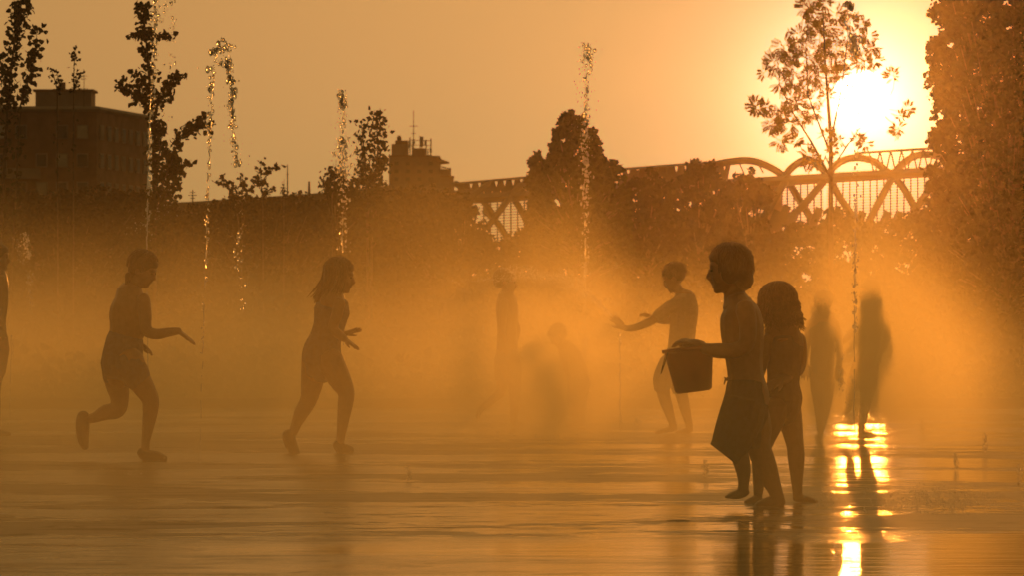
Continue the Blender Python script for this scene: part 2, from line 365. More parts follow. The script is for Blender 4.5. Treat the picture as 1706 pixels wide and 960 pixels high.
plant('ash_tree', 105, 1388, [([(1386, 660), (1386, 330), (1385, 230), (1380, 160), (1376, 90), (1370, 20)], 5, 2, 0), ([(1386, 300), (1352, 235), (1325, 190), (1300, 140), (1296, 100)], 2.4, 2, 0),
      ([(1385, 260), (1345, 160), (1342, 80), (1350, 10)], 1.8, 2, 0), ([(1385, 230), (1400, 150), (1412, 60), (1412, 20)], 1.8, 2, 0), ([(1386, 280), (1430, 215), (1470, 180), (1508, 188)], 1.3, 2, 0),
      ([(1352, 240), (1318, 238), (1298, 235)], 1, 2, 0), ([(1310, 182), (1280, 184), (1256, 180)], .9, 2, 0), ([(1395, 180), (1430, 130), (1452, 80)], 1.3, 2, 0), ([(1330, 200), (1305, 205), (1288, 205)], .9, 2, 0),
      ([(1470, 185), (1485, 150), (1490, 122)], .8, 2, 0), ([(1470, 190), (1490, 210), (1498, 216)], .8, 2, 0), ([(1386, 285), (1410, 240), (1450, 216)], .9, 2, 0)],
      'feathery-leaved ash tree standing right in front of the setting sun', 'tree', leaf=8, leafmat=leaf_ash, tufts=[(a, b, c, int(5 + c * .72)) for a, b, c in tufts], seed=20, depth=1.6)
plant('poplar_tree', 92, 1680, [([(1670, 670), (1668, 400), (1660, 100), (1655, -60)], 14, 6, 0), ([(1640, 500), (1610, 300), (1600, 120)], 5, 6, 0)],
      'huge dark poplar filling the right edge, its leafy rim lit by the sun', 'tree', seed=21, leaf=8.5, leafmat=leaf_dark,
      polys=[([(1556, -60), (1556, 20), (1562, 50), (1552, 90), (1556, 140), (1550, 170), (1560, 185), (1575, 196), (1572, 215), (1552, 225), (1555, 260), (1552, 300), (1545, 360), (1540, 440), (1535, 520), (1900, 520), (1900, -60)], 3400, 22, 10)])
def hedge(x0, x1, D, tops, label, seed, nc, name='hedge', leaf=7.5, cpx=14):
    nc = int(nc * 3.2)
    pts = [(x0, 600)] + tops + [(x1, 600)]
    return plant(name, D, (x0 + x1) / 2, [([(x, 640), (x + 4, 460)], 2, 5, 0) for x in range(x0 + 15, x1, 60)], label, 'hedge', group='hedges along the back of the plaza', seed=seed, leaf=leaf, leafmat=leaf_dark, polys=[(pts, nc, 26, cpx)], depth=.25)
hedge(-60, 260, 186, [(-60, 330), (0, 322), (80, 330), (160, 318), (250, 330), (260, 340)], 'dark hedge in front of the apartment block at far left', 31, 420)
hedge(240, 640, 190, [(240, 350), (330, 346), (420, 338), (520, 332), (600, 326), (640, 322)], 'dark hedge below the straight ramp wall, left of the tower', 32, 460)
hedge(630, 900, 188, [(630, 330), (690, 318), (740, 322), (780, 330), (800, 372), (812, 400), (856, 402), (880, 385), (900, 345)], 'dark hedge under the tower, dipping where the footbridge mesh shows', 33, 330)
hedge(880, 1300, 192, [(880, 380), (960, 370), (1100, 350), (1220, 372), (1262, 385), (1300, 392)], 'dark hedge behind the middle poplar and rounded shrubs', 34, 420)
hedge(1290, 1600, 180, [(1290, 396), (1330, 372), (1352, 384), (1380, 362), (1400, 350), (1430, 372), (1470, 380), (1500, 366), (1550, 350), (1600, 330)], 'ragged hedge below the sun and the footbridge, left of the huge poplar', 35, 260)

gc = MB(); rnd = random.Random(77)
for _ in range(1500):
    y = 56 + 110 * rnd.random() ** 1.6; x = rnd.uniform(-.115, .115) * y; z = bank(x, y) - .02; hh = rnd.uniform(.12, .55) * (1 + (y - 56) / 120)
    for _k in range(16):
        q = Vector((rnd.gauss(0, .22), rnd.gauss(0, .22), rnd.random() * hh)) * (1 + (y - 56) / 150)
        leaf_card(gc, Vector((x, y, z)) + q, .07 + .0007 * y, 'round', rnd)
gc.build('ground_cover', leaf_dark, None, kind='stuff')

# ------------------------------------------------------------------ footbridge
BD = 350.0; bs = F / BD
bridge = empty('footbridge', (P(1135, 504, BD).x, BD, 0), 'long tubular footbridge of crossing steel ribbons on the skyline right of the tower', 'bridge')
B0 = bridge.location.copy()
BP = lambda x, y, d=0: P(x, y, BD + d) - B0
def bez(pts, n=8):
    "Catmull-Rom through points"
    out = []
    q = [pts[0]] + list(pts) + [pts[-1]]
    for i in range(1, len(q) - 2):
        for k in range(n):
            t = k / n; a, b, c, d = q[i - 1], q[i], q[i + 1], q[i + 2]
            out.append(tuple(.5 * ((2 * b[j]) + (-a[j] + c[j]) * t + (2 * a[j] - 5 * b[j] + 4 * c[j] - d[j]) * t * t + (-a[j] + 3 * b[j] - 3 * c[j] + d[j]) * t ** 3) for j in range(len(b))))
    out.append(tuple(pts[-1])); return out
def ribbon(pts, th_px, deep, name='ribbon'):
    pp = [BP(*p) for p in bez(pts, 7)]
    MB().tube(pp, [th_px / 2 / bs] * len(pp), n=8, depth=[deep / 2] * len(pp)).build(name, bridge_m, bridge, smooth=True)
# deck girder and top chord
def ytop(x): return 306 + (x - 757) * (246 - 306) / (1550 - 757) + 3.5 * math.sin((x - 757) / 793 * math.pi) * -1
def yband(x): return 330 + (x - 800) * (286 - 330) / (1560 - 800)
MB().tube([BP(x, yband(x)) for x in range(660, 1721, 20)], [9.5 / bs] * 54, n=6, depth=[1.6] * 54).build('deck_girder', bridge_m, bridge)
MB().tube([BP(x, yband(x) - 11) for x in range(650, 800, 12)], [5 / bs] * 13, n=6, depth=[1.2] * 13).build('side_panel', bridge_m, bridge)
MB().tube([BP(x, ytop(x)) for x in range(640, 1215, 12)], [2.4 / bs] * 48, n=6, depth=[.3] * 48).build('top_chord', bridge_m, bridge)
MB().tube([BP(x, ytop(x) + 1) for x in range(1426, 1722, 12)], [2.6 / bs] * 25, n=6, depth=[.3] * 25).build('top_chord', bridge_m, bridge)
for pts in ([(1120, 300, 0), (1165, 283, 1), (1200, 272, 2), (1245, 267, 3), (1278, 276, 3), (1308, 296, 2), (1330, 330, 1), (1350, 362, 0), (1366, 392, -1)],
            [(1290, 330, 0), (1304, 302, 1), (1318, 280, 2), (1344, 265, 3), (1364, 276, 3), (1380, 294, 2), (1400, 330, 1), (1425, 366, 0), (1440, 392, -1)],
            [(1300, 372, -3), (1330, 350, -3), (1352, 326, -2), (1374, 300, -1), (1392, 275, 0), (1418, 263, 1), (1450, 266, 2), (1474, 282, 2), (1500, 306, 1), (1522, 342, 0), (1540, 380, -1)],
            [(1262, 372, -3), (1280, 350, -3), (1296, 322, -2), (1312, 296, -1)],
            [(1436, 392, -3), (1452, 360, -3), (1468, 330, -2), (1482, 304, -1), (1500, 276, 0), (1530, 258, 1), (1570, 262, 2), (1600, 290, 2)],
            [(1500, 392, -3), (1520, 358, -3), (1545, 320, -2), (1570, 290, -1)],
            [(1020, 330, 0), (1040, 300, 1), (1070, 287, 2), (1105, 282, 3), (1130, 296, 2), (1150, 330, 1)],
            [(812, 378, -3), (826, 360, -3), (842, 338, -2), (858, 318, -1), (880, 302, 0), (910, 297, 1), (950, 300, 2)],
            [(848, 320, 2), (862, 340, 1), (876, 366, 0), (888, 398, -1)], [(808, 352, 2), (824, 366, 1), (840, 388, 0), (848, 404, -1)],
            [(735, 400, -3), (760, 360, -3), (790, 325, -2), (815, 306, -1)], [(760, 306, 0), (800, 330, 0), (820, 356, 0)]):
    ribbon(pts, 12.5 if pts[0][0] > 1000 else 11, .35)
# lattice between chord and girder
for x in list(range(764, 880, 14)) + list(range(1040, 1210, 16)):
    MB().bar(BP(x, ytop(x)), BP(x + 7, yband(x + 7)), .3).build('lattice_bar', bridge_m, bridge)
    MB().bar(BP(x + 14, ytop(x + 14)), BP(x + 7, yband(x + 7)), .3).build('lattice_bar', bridge_m, bridge)
for x in range(1448, 1560, 18):
    MB().bar(BP(x, ytop(x)), BP(x + 9, yband(x + 9)), .1).build('lattice_bar', bridge_m, bridge)
    MB().bar(BP(x + 18, ytop(x + 18)), BP(x + 9, yband(x + 9)), .1).build('lattice_bar', bridge_m, bridge)
# leaning fins under the deck
for x, y, l in ((1312, 342, 34), (1326, 352, 42), (1296, 350, 34), (1366, 346, 30), (1385, 356, 30), (1438, 352, 28), (1480, 352, 30), (1500, 352, 28)):
    MB().bar(BP(x, y, -4), BP(x - l * .55, y + l * 1.3, -4), .28, .5).build('fin', bridge_m, bridge)
# mesh screens: thin rods and posts
for x0, x1 in ((800, 900), (1215, 1372), (1376, 1560)):
    hm = MB()
    for k in range(22):
        dy = 12 + k * 4.6
        hm.bar(BP(x0, yband(x0) + dy, 3), BP(x1, yband(x1) + dy, 3), .045)
        if k < 7: hm.bar(BP(x0, yband(x0) - 10 - k * 3.8, 3), BP(x1, yband(x1) - 10 - k * 3.8, 3), .03) if x0 > 1372 else None
    hm.build('mesh_screen', iron, bridge, kind='stuff')
    x = x0 + 6
    while x < x1:
        MB().bar(BP(x, yband(x), 3), BP(x + random.uniform(-1, 1), yband(x) + 112, 3), .09).build('mesh_post', iron, bridge); x += 11.3
for a, b in (((1232, 272), (1240, 290)), ((1262, 271), (1272, 288)), ((1336, 268), (1343, 286)), ((1356, 270), (1362, 285)), ((1376, 262), (1382, 275)), ((1368, 278), (1376, 258))):
    MB().bar(BP(*a, 3), BP(*b, 3), .09).build('mesh_post', iron, bridge)
# concrete piers down to the ground
for x in (700, 1000, 1290, 1600):
    MB().bar(Vector((P(x, 0, BD).x, BD + 1, 0)) - B0, BP(x, yband(x) + 4, 1), 1.0).build('pier', wall_m, bridge)

# ramp wall left of the tower
rw = MB(); RD = 330
top = [(240, 340), (330, 335), (450, 327), (545, 320), (600, 316), (660, 306), (757, 305)]
v = []
for (x, y) in top:
    for d in (0, 3): p = P(x, y, RD + d); v += [(p.x, p.y, 0), (p.x, p.y, p.z)]
f = []
for i in range(len(top) - 1):
    a = 4 * i; f += [(a, a + 4, a + 5, a + 1), (a + 2, a + 3, a + 7, a + 6), (a + 1, a + 5, a + 7, a + 3)]
f += [(0, 1, 3, 2), (4 * len(top) - 4, 4 * len(top) - 2, 4 * len(top) - 1, 4 * len(top) - 3)]
tag(rw.add(v, f).build('ramp_wall', wall_m), 'long plain ramp wall sloping gently up towards the tower and footbridge', 'wall')
def mast(px, y0, y1, D, arms, label, name='aerial', r=.045, cat='aerial'):
    m = MB(); b = P(px, y0, D); m.tube([(0, 0, 0), (0, 0, (y0 - y1) / F * D)], [r, r * .6], n=6)
    o = m.build(name, iron); o.location = b
    for (yy, half) in arms:
        MB().bar((-half / F * D, 0, (y0 - yy) / F * D), (half / F * D, 0, (y0 - yy) / F * D), r * .9).build('crossbar', iron, o)
    return tag(o, label, cat)
mast(479, 326, 274, 328, [(290, 2)], 'thin pole rising from the ramp wall beside the tiniest bush', 'pole', .05, 'pole')
mast(515, 323, 303, 328, [], 'short thick post stub on the ramp wall, left of the airy bush', 'pole', .1, 'post')
mast(321, 337, 316, 328, [(320, 5), (325, 7), (330, 4)], 'small roof aerial low on the skyline right of the tall candelabra poplar')

# ------------------------------------------------------------------ apartment block, far left
AD = 600.0
blk = empty('apartment_block', (P(60, 504, AD).x, AD, 0), 'dark flat-roofed apartment block with a roof hut at far left', 'building')
K0 = blk.location.copy()
def px2(x, y, d=0): return P(x, y, AD + d) - K0
corner = px2(161, 178); hgt = corner.z
cl = px2(-120, 178); e0 = px2(247, 193, 0)
# left face parallel to the picture, right face receding
rl = 22.0; rx = P(247, 0, AD + rl).x - K0.x
ht2 = hgt
walls = MB(); A = Vector((cl.x, 0, 0)); Bc = Vector((corner.x, 0, 0)); Cc = Vector((rx, rl, 0)); Dc = Vector((cl.x, rl, 0))
ztr = (P(247, 193, AD + rl)).z
vv = [(p.x, p.y, z) for p, zt in ((A, hgt), (Bc, hgt), (Cc, ztr), (Dc, hgt)) for z in (0, zt)]
walls.add(vv, [(0, 2, 3, 1), (2, 4, 5, 3), (4, 6, 7, 5), (6, 0, 1, 7), (1, 3, 5, 7)]).build('wall', wall_d, blk)
MB().tube([A + Vector((0, -.2, hgt - .2)), Bc + Vector((.1, -.2, hgt - .2))], [.3, .3], n=4).build('cornice', wall_m, blk)
MB().tube([Bc + Vector((.1, -.2, hgt - .2)), Cc + Vector((.2, 0, ztr - .2))], [.3, .3], n=4).build('cornice', wall_m, blk)
pa, pb = px2(59, 151, 4), px2(152, 151, 4)
MB().box(((pa.x + pb.x) / 2, 7, hgt + (pa.z - hgt) / 2), (pb.x - pa.x, 6, pa.z - hgt)).build('roof_hut', wall_m, blk)
MB().box(((pa.x + pb.x) / 2, 7, pa.z + .06), (pb.x - pa.x + .5, 6.4, .25)).build('hut_slab', wall_d, blk)
k = px2(101, 143, 4); MB().box((k.x, 6, pa.z + .5), (.7, .7, 1.0)).build('chimney', wall_d, blk)
rows = [hgt - 2.6 - 3.0 * i for i in range(5)]
for r, z in enumerate(rows):
    for i in range(8):
        x = corner.x - 1.5 - i * 2.15
        if (i * 7 + r * 3) % 5 == 4: continue
        fr = MB().box((x, -.04, z), (1.25, .14, 1.5)).build('window', wall_m, blk)
        MB().box((x, -.13, z), (1.0, .05, 1.25)).build('pane', shut_m if (i * 3 + r) % 4 == 0 else pane_m, fr)
    if r % 2: MB().box((corner.x - 8.5, -.7, z - 1.4), (5.2, 1.3, 1.1)).build('balcony', wall_m, blk)
    n = (Cc - Bc); ln = n.length; n.normalize(); outv = Vector((n.y, -n.x, 0)); ang = math.atan2(n.y, n.x)
    for i in range(7):
        t = (i + .6) / 7.2 * ln; zz = z + (ztr - hgt) * t / ln; c = Bc + n * t + outv * .05
        fr = MB().box((c.x, c.y, zz), (1.7, .14, 1.6), Euler((0, 0, ang)).to_quaternion()).build('window', wall_m, blk)
        c = Bc + n * t + outv * .14
        MB().box((c.x, c.y, zz), (1.3, .05, 1.3), Euler((0, 0, ang)).to_quaternion()).build('pane', pane_m if (i * 5 + r) % 4 else wall_m, fr)
ar = mast(140, 176, 124, AD + 3, [(126, 6), (131, 4), (147, 7), (152, 5)], 'spindly television aerial standing at the right end of the roof hut', r=.05)

# ------------------------------------------------------------------ tower building with aerials
TD = 700.0
tw = empty('tower_building', (P(702, 504, TD).x, TD, 0), 'stubby tower block with jutting canopy roof and rooftop gear, left of the footbridge', 'building')
T0 = tw.location.copy()
TP = lambda x, y, d=0: P(x, y, TD + d) - T0
def tbox(name, x0, x1, y0, y1, d0, d1, mat, parent=None, base=False):
    a = TP(x0, y0); b = TP(x1, y1); z1 = a.z; z0 = 0 if base else b.z
    return MB().box(((a.x + b.x) / 2, (d0 + d1) / 2, (z0 + z1) / 2), (b.x - a.x, d1 - d0, z1 - z0)).build(name, mat, parent or tw)
tbox('wall', 648, 733, 259, 300, 0, 9, wall_m, base=True)
tbox('stair_tower', 652, 679.5, 239, 259, 1, 5, wall_m)
tbox('tank', 658, 679, 233, 239, 1.2, 4.6, wall_d)
MB().ell(TP(665, 231, 3), (.3, .3, .45)).build('vent', iron, tw, smooth=True)
tbox('plant_room', 687, 708, 246, 259, 1, 5, wall_d)
tbox('cornice', 647, 716, 258, 261, -.3, 9, wall_d)
# canopy roof: wedge jutting right
a = [TP(716, 257), TP(748, 269.5), TP(733, 271), TP(714, 262)]
v = [(p.x, -.6, p.z) for p in a] + [(p.x, 8, p.z) for p in a]
MB().add(v, [(0, 1, 2, 3), (7, 6, 5, 4), (0, 4, 5, 1), (1, 5, 6, 2), (2, 6, 7, 3), (3, 7, 4, 0)]).build('canopy_roof', wall_d, tw)
tbox('terrace', 733, 750, 281, 300, 1, 8, wall_m, base=True)
tbox('terrace_step', 748, 755, 293, 300, 1, 7, wall_m, base=True)
tbox('terrace_slab', 733, 756, 292, 294, .6, 8, wall_d)
for x in (736, 739, 742, 745, 748, 750): MB().bar(TP(x, 282), TP(x, 276 + (x - 735) * .25), .1).build('railing_post', iron, tw)
MB().bar(TP(735, 277), TP(751, 281), .1).build('handrail', iron, tw)
MB().bar(TP(750.5, 294, 1), TP(750.5, 279, 1), .13).build('railing_post', iron, tw)
for r in range(4):
    for i in range(4):
        x = 656 + i * 19; y = 268 + r * 13
        fr = tbox('window', x, x + 9, y, y + 8, -.12, .1, wall_m); tbox('pane', x + 1, x + 8, y + 1, y + 7, -.18, -.1, pane_m, fr)
for i, (x, y0, y1) in enumerate(((683, 259, 228), (687, 259, 240), (700, 246, 226), (703, 246, 228), (710, 258, 232), (713, 258, 247), (718, 258, 230))):
    MB().bar(TP(x, y0, 1), TP(x, y1, 1), .14).build('aerial_post', iron, tw)
for x, y, h in ((682.5, 240, 12), (701, 234, 14), (703.5, 232, 10), (709, 238, 8), (717.5, 250, 7)): MB().box(TP(x, y, .8), (.28, .25, h / F * TD)).build('cell_antenna', shut_m, tw)
for y in (233, 241): MB().bar(TP(681, y, 1), TP(719, y + 1, 1), .07).build('rail', iron, tw)
MB().ell(TP(689, 237, .5), (.2, .12, .24)).build('dish', shut_m, tw, smooth=True)
MB().ell(TP(703, 240, .5), (.22, .15, .3)).build('dish', shut_m, tw, smooth=True)
MB().bar(TP(646, 279, 0), TP(640, 279, 0), .15).build('bracket', iron, tw)
mast(689, 246, 184, TD + 1.3, [(209.5, 7), (222, 4), (232, 3)], 'tall thin aerial mast with crossbars on top of the tower block', r=.07)

HAZE_D, HAZE_G = .00002, .982
MIST_G, MIST_C, MIST_D = .85, (1, .92, .58), .075
# ------------------------------------------------------------------ people
class Fig:
    """a figure laid out in photo pixels at distance D, built in metres about its ground point"""
    def __init__(s, ox, D, voxel=.0055):
        s.D = D; s.s = F / D; s.gy = 504 + CZ * F / D; s.ox = ox; s.vox = voxel; s.body = MB()
    def c(s, x, y, d=0): return Vector(((x - s.ox) / s.s, d, (s.gy - y) / s.s))
    def limb(s, pts, mb=None, n=12):
        "pts: (px, py, depth m, r px[, depth-radius px])"
        q = [s.c(p[0], p[1], p[2]) for p in pts]
        (mb or s.body).tube(q, [p[3] / s.s for p in pts], n=n, depth=[(p[4] if len(p) > 4 else p[3]) / s.s for p in pts])
    def curve(s, pts, mb=None, n=14):
        pp = [p if len(p) > 4 else (*p, p[3]) for p in pts]; s.limb(bez(pp, 5), mb, n)
    def hand(s, wrist, tip, normal, L=.135, curl=.5, spread=.12, thumb=1, mb=None):
        "palm and five fingers; wrist, tip: local points; normal: back of the hand"
        mb = mb or s.body
        d = (tip - wrist).normalized(); nrm = (normal - d * normal.dot(d)).normalized(); sd = d.cross(nrm)
        pw = L * .24
        for k in (-1.4, -.5, .5, 1.4):
            mb.tube([wrist + sd * k * pw * .28, wrist + d * L * .25 + sd * k * pw * .5, wrist + d * L * .5 + sd * k * pw * .56], [L * .085, L * .09, L * .075], n=8)
        for i, (k, ln) in enumerate(((-1.5, .40), (-.5, .47), (.5, .44), (1.5, .34))):
            p = wrist + d * L * .5 + sd * k * pw * .56; dirv = (d + sd * k * spread).normalized(); pts = [p]; a = curl * (.8 + .1 * i)
            for j in range(3):
                dirv = (dirv - nrm * math.tan(min(1.2, a * (.35 + .25 * j)))).normalized() if a else dirv
                p = p + dirv * L * ln * (.42, .32, .26)[j]; pts.append(p)
            mb.tube(pts, [L * .066, L * .062, L * .057, L * .048], n=8)
        b = wrist + d * L * .14 - sd * thumb * pw * .6
        td = (d * .75 - sd * thumb * .8 - nrm * .35).normalized()
        mb.tube([b, b + td * L * .22, b + td * L * .34 + d * L * .06, b + td * L * .40 + d * L * .15], [L * .10, L * .078, L * .068, L * .052], n=8)
    def head(s, cx, cy, h, yaw, pitch=0, roll=0, d=0, hair=None, hair_mat=None):
        """cx, cy px: middle of the head; h px: chin to crown; yaw 0 = facing right in the picture, 180 = left, 90 = away"""
        H = h / s.s; R = (Matrix.Rotation(math.radians(yaw), 3, 'Z') @ Matrix.Rotation(math.radians(pitch), 3, 'Y') @ Matrix.Rotation(math.radians(roll), 3, 'X'))
        o = s.c(cx, cy, d); s.hR = R; s.hH = H; s.ho = o
        q = lambda x, y, z: o + R @ (Vector((x, y, z - .5)) * H)
        s.hq = q; b = s.body; e = lambda c, r: b.ell(q(*c), tuple(t * H for t in r), R, 20, 12)
        e((-.04, 0, .63), (.41, .335, .365)); e((.10, 0, .45), (.28, .27, .37)); e((.16, 0, .22), (.20, .215, .19)); e((.255, 0, .095), (.085, .11, .08))
        e((.30, 0, .62), (.09, .22, .07)); e((.20, .13, .36), (.15, .11, .12)); e((.20, -.13, .36), (.15, .11, .12))
        b.tube([q(.35, 0, .56), q(.40, 0, .46), q(.445, 0, .385), q(.40, 0, .35)], [.035 * H, .04 * H, .045 * H, .05 * H], n=8)
        e((.345, 0, .275), (.05, .085, .024)); e((.33, 0, .225), (.045, .075, .026))
        for sd in (1, -1):
            e((-.03, .325 * sd, .47), (.075, .035, .12)); e((-.03, .345 * sd, .40), (.04, .03, .05))
    def make(s, label, name='person', group=None, voxel=None):
        root = empty(name, (P(s.ox, 0, s.D).x, s.D, 0), label, 'person', group); s.root = root
        s.body.fused('body', skin, root, voxel or s.vox, 3)
        for sd in (1, -1):
            MB().ell(s.hq(.345, .125 * sd, .515), tuple(t * s.hH for t in (.035, .05, .03)), s.hR, 10, 7).build('eye', eye_m, root, smooth=True)
        return root
    def wear(s, mb, name, mat, smooth=2, voxel=None, **kw):
        return mb.fused(name, mat, s.root, voxel or s.vox, smooth, **kw)
    def strands(s, hair, mat, n, hang, r0, curl=0, seed=1, vol=1.0, fringe=52, sweep=0):
        "single wet strands lying over the cap and hanging hang px below the widest place"
        rnd = random.Random(seed); mb = MB(); H = s.hH; c = Vector((-.07, 0, .68)); R_ = (.45 * vol, .40 * vol, .385 * vol)
        for _ in range(n):
            ph = rnd.uniform(-180, 180); face = abs(ph) < fringe; a = math.radians(ph); pts = []; rs = []
            end = rnd.uniform(42, 62) if face else 98; k0 = rnd.uniform(0, 30); off = rnd.uniform(1.0, 1.07)
            for k in range(6):
                t_ = math.radians(k0 + (end - k0) * k / 5); aa = a + .12 * math.sin(k * 1.3 + ph)
                pts.append(s.hq(c.x + R_[0] * off * math.sin(t_) * math.cos(aa), R_[1] * off * math.sin(t_) * math.sin(aa), c.z + R_[2] * off * math.cos(t_))); rs.append(r0)
            if not face and hang:
                L = hang / s.s * rnd.uniform(.7, 1.15); p = pts[-1].copy(); q0 = rnd.random() * 6; out = (p - s.ho); out.z = 0; out = out.normalized()
                m_ = max(4, int(L / .018)) if curl else 4
                for k in range(1, m_ + 1):
                    u = k / m_; w_ = curl / s.s
                    pts.append(p + Vector((math.sin(q0 + u * L * 95) * w_ + sweep / s.s * u * u, math.cos(q0 + u * L * 95) * w_, -L * u)) + out * (.006 * u)); rs.append(r0 * (1 - .75 * u))
            mb.tube(pts, rs, n=5, cap=False)
        return mb.build('strand', mat, hair, smooth=True, kind='stuff')
    def hairdo(s, shapes=(), locks=(), mat=None, vol=1.0):
        "cap over the skull plus locks; shapes in head units, locks in px"
        m = MB(); q = s.hq; H = s.hH
        m.ell(q(-.085, 0, .67), tuple(t * H * vol for t in (.43, .385, .385)), s.hR, 20, 12)
        m.ell(q(.10, 0, .77), tuple(t * H * vol for t in (.29, .31, .18)), s.hR, 16, 10)
        for c, r in shapes: m.ell(q(*c), tuple(t * H for t in r), s.hR, 14, 9)
        for l in locks: s.limb(l, m, 8)
        s.hr = s.wear(m, 'hair', mat or hair_m, 1); return s.hr
eye_m = material('eye', (.03, .02, .015), .15, .1, 10)
KIDS = 'children playing in the mist and jets'

# --- boy with the bucket
f = Fig(1265, 27.0, .0045); rnd = random.Random(5)
f.head(1213, 450, 80, 180, pitch=4, d=-.02)
f.curve([(1221, 470, 0, 19), (1224, 492, 0, 18.5), (1228, 506, 0, 26, 32)])
f.curve([(1229, 505, 0, 22, 38), (1233, 520, 0, 33, 44), (1236, 545, 0, 37, 42), (1238, 575, 0, 35, 38), (1240, 605, 0, 31, 36), (1243, 632, 0, 31, 38), (1246, 660, 0, 36, 40), (1244, 685, 0, 34, 40)])
# near arm holding the rim, far arm steadying
f.curve([(1240, 516, -.13, 17), (1244, 545, -.15, 15), (1240, 575, -.15, 14), (1218, 585, -.14, 13.5), (1196, 584, -.12, 12.5), (1178, 582, -.10, 10), (1168, 580, -.08, 9)])
f.curve([(1238, 514, .13, 15), (1246, 548, .15, 13), (1234, 580, .14, 12), (1205, 588, .11, 11), (1180, 586, .08, 8.5), (1170, 584, .06, 8)])
f.hand(f.c(1167, 578, -.08), f.c(1140, 569, -.085), Vector((.25, -.25, 1)), .15, curl=.95, spread=.05, thumb=-1); f.curve([(1168, 578, -.07, 10, 14), (1156, 574, -.07, 9, 15), (1143, 574, -.07, 7.5, 14)])
f.hand(f.c(1170, 582, .06), f.c(1142, 570, .07), Vector((.25, .3, 1)), .12, curl=1.0, spread=.05, thumb=1)
f.ox = 1265
# lifted leg (left) and standing leg
f.curve([(1232, 680, -.06, 28), (1220, 708, -.07, 24), (1216, 734, -.075, 19), (1230, 757, -.075, 16), (1237, 782, -.07, 13), (1238, 804, -.07, 9.5), (1237, 818, -.07, 9.5)])
f.curve([(1240, 820, -.07, 8), (1228, 824, -.07, 8, 10), (1216, 826, -.07, 5.5, 12)])
for i in range(5): f.limb([(1217, 826.5, -.07 + (i - 2) * .012, 3.6), (1209 + abs(i - 1) * 1.2, 827.5, -.07 + (i - 2) * .013, 3.2)], n=7)
f.curve([(1252, 680, .06, 28), (1262, 712, .06, 25), (1264, 742, .06, 21), (1272, 766, .06, 20, 18), (1281, 792, .06, 18, 15), (1292, 818, .06, 12.5, 11), (1298, 834, .06, 11, 10)])
f.curve([(1302, 838, .06, 8.5), (1284, 838, .06, 9.5, 11), (1264, 843, .06, 6, 13)])
for i in range(5): f.limb([(1268, 845, .06 + (i - 2) * .013, 3.6), (1258 + abs(i - 3) * 1.5, 846, .06 + (i - 2) * .014, 3.2)], n=7)
boy = f.make('barefoot boy in baggy shorts carrying a bucket, nearest and darkest figure', group=KIDS)
f.hairdo([((-.20, 0, .48), (.34, .38, .32)), ((-.30, 0, .30), (.22, .30, .26)), ((-.02, .28, .46), (.2, .10, .26)), ((-.02, -.28, .46), (.2, .10, .26))],
         [(( 1240 + rnd.uniform(-14, 6)), 462 + rnd.uniform(-4, 4), rnd.uniform(-.07, .07), 5, ) and ((1238 + i * 1.2, 455, -.05 + i * .012, 6), (1241 + i * .6, 472, -.05 + i * .012, 4), (1238 + i * .5, 480 + (i % 3), -.05 + i * .012, 1.5)) for i in range(8)], hair_m, .99); f.strands(f.hr, hair_m, 150, 15, .0042, seed=2, vol=.98)
m = MB(); f.curve([(1243, 640, 0, 33, 41), (1243, 662, 0, 37, 44), (1240, 690, 0, 41, 46)], m)
m.tube([f.c(*p) for p in ((1241, 668, -.06), (1234, 696, -.07), (1222, 726, -.075), (1212, 749, -.075), (1205, 758, -.075))], [v / f.s for v in (36, 38, 35, 31, 29)], n=16, depth=[v / f.s for v in (40, 34, 31, 30, 29)], cap=False); m.tube([f.c(*p) for p in ((1248, 676, .06), (1252, 704, .06), (1254, 730, .06), (1252, 748, .06))], [v / f.s for v in (33, 27, 22, 20)], n=16, depth=[v / f.s for v in (38, 32, 29, 28)], cap=False)
sh = f.wear(m, 'shorts', cloth_dark)
MB().tube([f.c(1213, 630, -.03), f.c(1208, 633, -.04), f.c(1206, 640, -.05)], [.006, .005, .004], n=6).build('drawstring', cloth_pale, sh, smooth=True)
MB().tube([f.c(1211, 634, -.02), f.c(1207, 630, -.03)], [.005, .004], n=6).build('drawstring', cloth_pale, sh, smooth=True)
# bucket
bk = empty('bucket', f.root.location + f.c(1156, 655, 0), 'red plastic bucket with a thin bail handle held up by the nearest boy', 'bucket')
s = f.s; axis = Matrix.Rotation(math.radians(-7.0), 3, 'Y')
def lathe(prof, n=40, M=None, off=Vector((0, 0, 0))):
    mb = MB(); v = []; q = []
    for r, z in prof:
        for k in range(n):
            a = 2 * math.pi * k / n; p = Vector((r * math.cos(a), r * math.sin(a), z)); v.append((M @ p if M else p) + off)
    for i in range(len(prof) - 1):
        for k in range(n): q.append((i * n + k, i * n + (k + 1) % n, (i + 1) * n + (k + 1) % n, (i + 1) * n + k))
    return mb.add(v, q)
hb = 76 / s; rb = 31 / s; rt = 41 / s
lathe([(.0005, .004), (rb * .85, .004), (rb, .012), (rb + (rt - rb) * .5, hb * .5), (rt, hb - .01), (rt + .004, hb), (rt - .004, hb), (rb - .004, .016), (.0005, .012)], M=axis).build('pail', bucket_m, bk, smooth=True)
lathe([(rt, hb - .016), (rt + .009, hb - .014), (rt + .010, hb + .002), (rt - .003, hb + .003)], M=axis).build('rim', bucket_m, bk, smooth=True)
lathe([(rt * .9 + .002, hb * .80), (rt * .9 + .007, hb * .81), (rt * .9 + .007, hb * .83), (rt * .9 + .002, hb * .84)], M=axis).build('band', bucket_m, bk, smooth=True)
bl = []
for k in range(13):
    a = math.pi * k / 12; p = Vector((-rt * .98 * math.sin(a) * .35 - rt * .88, rt * math.cos(a), hb - .012 - .095 * math.sin(a))); bl.append(axis @ p)
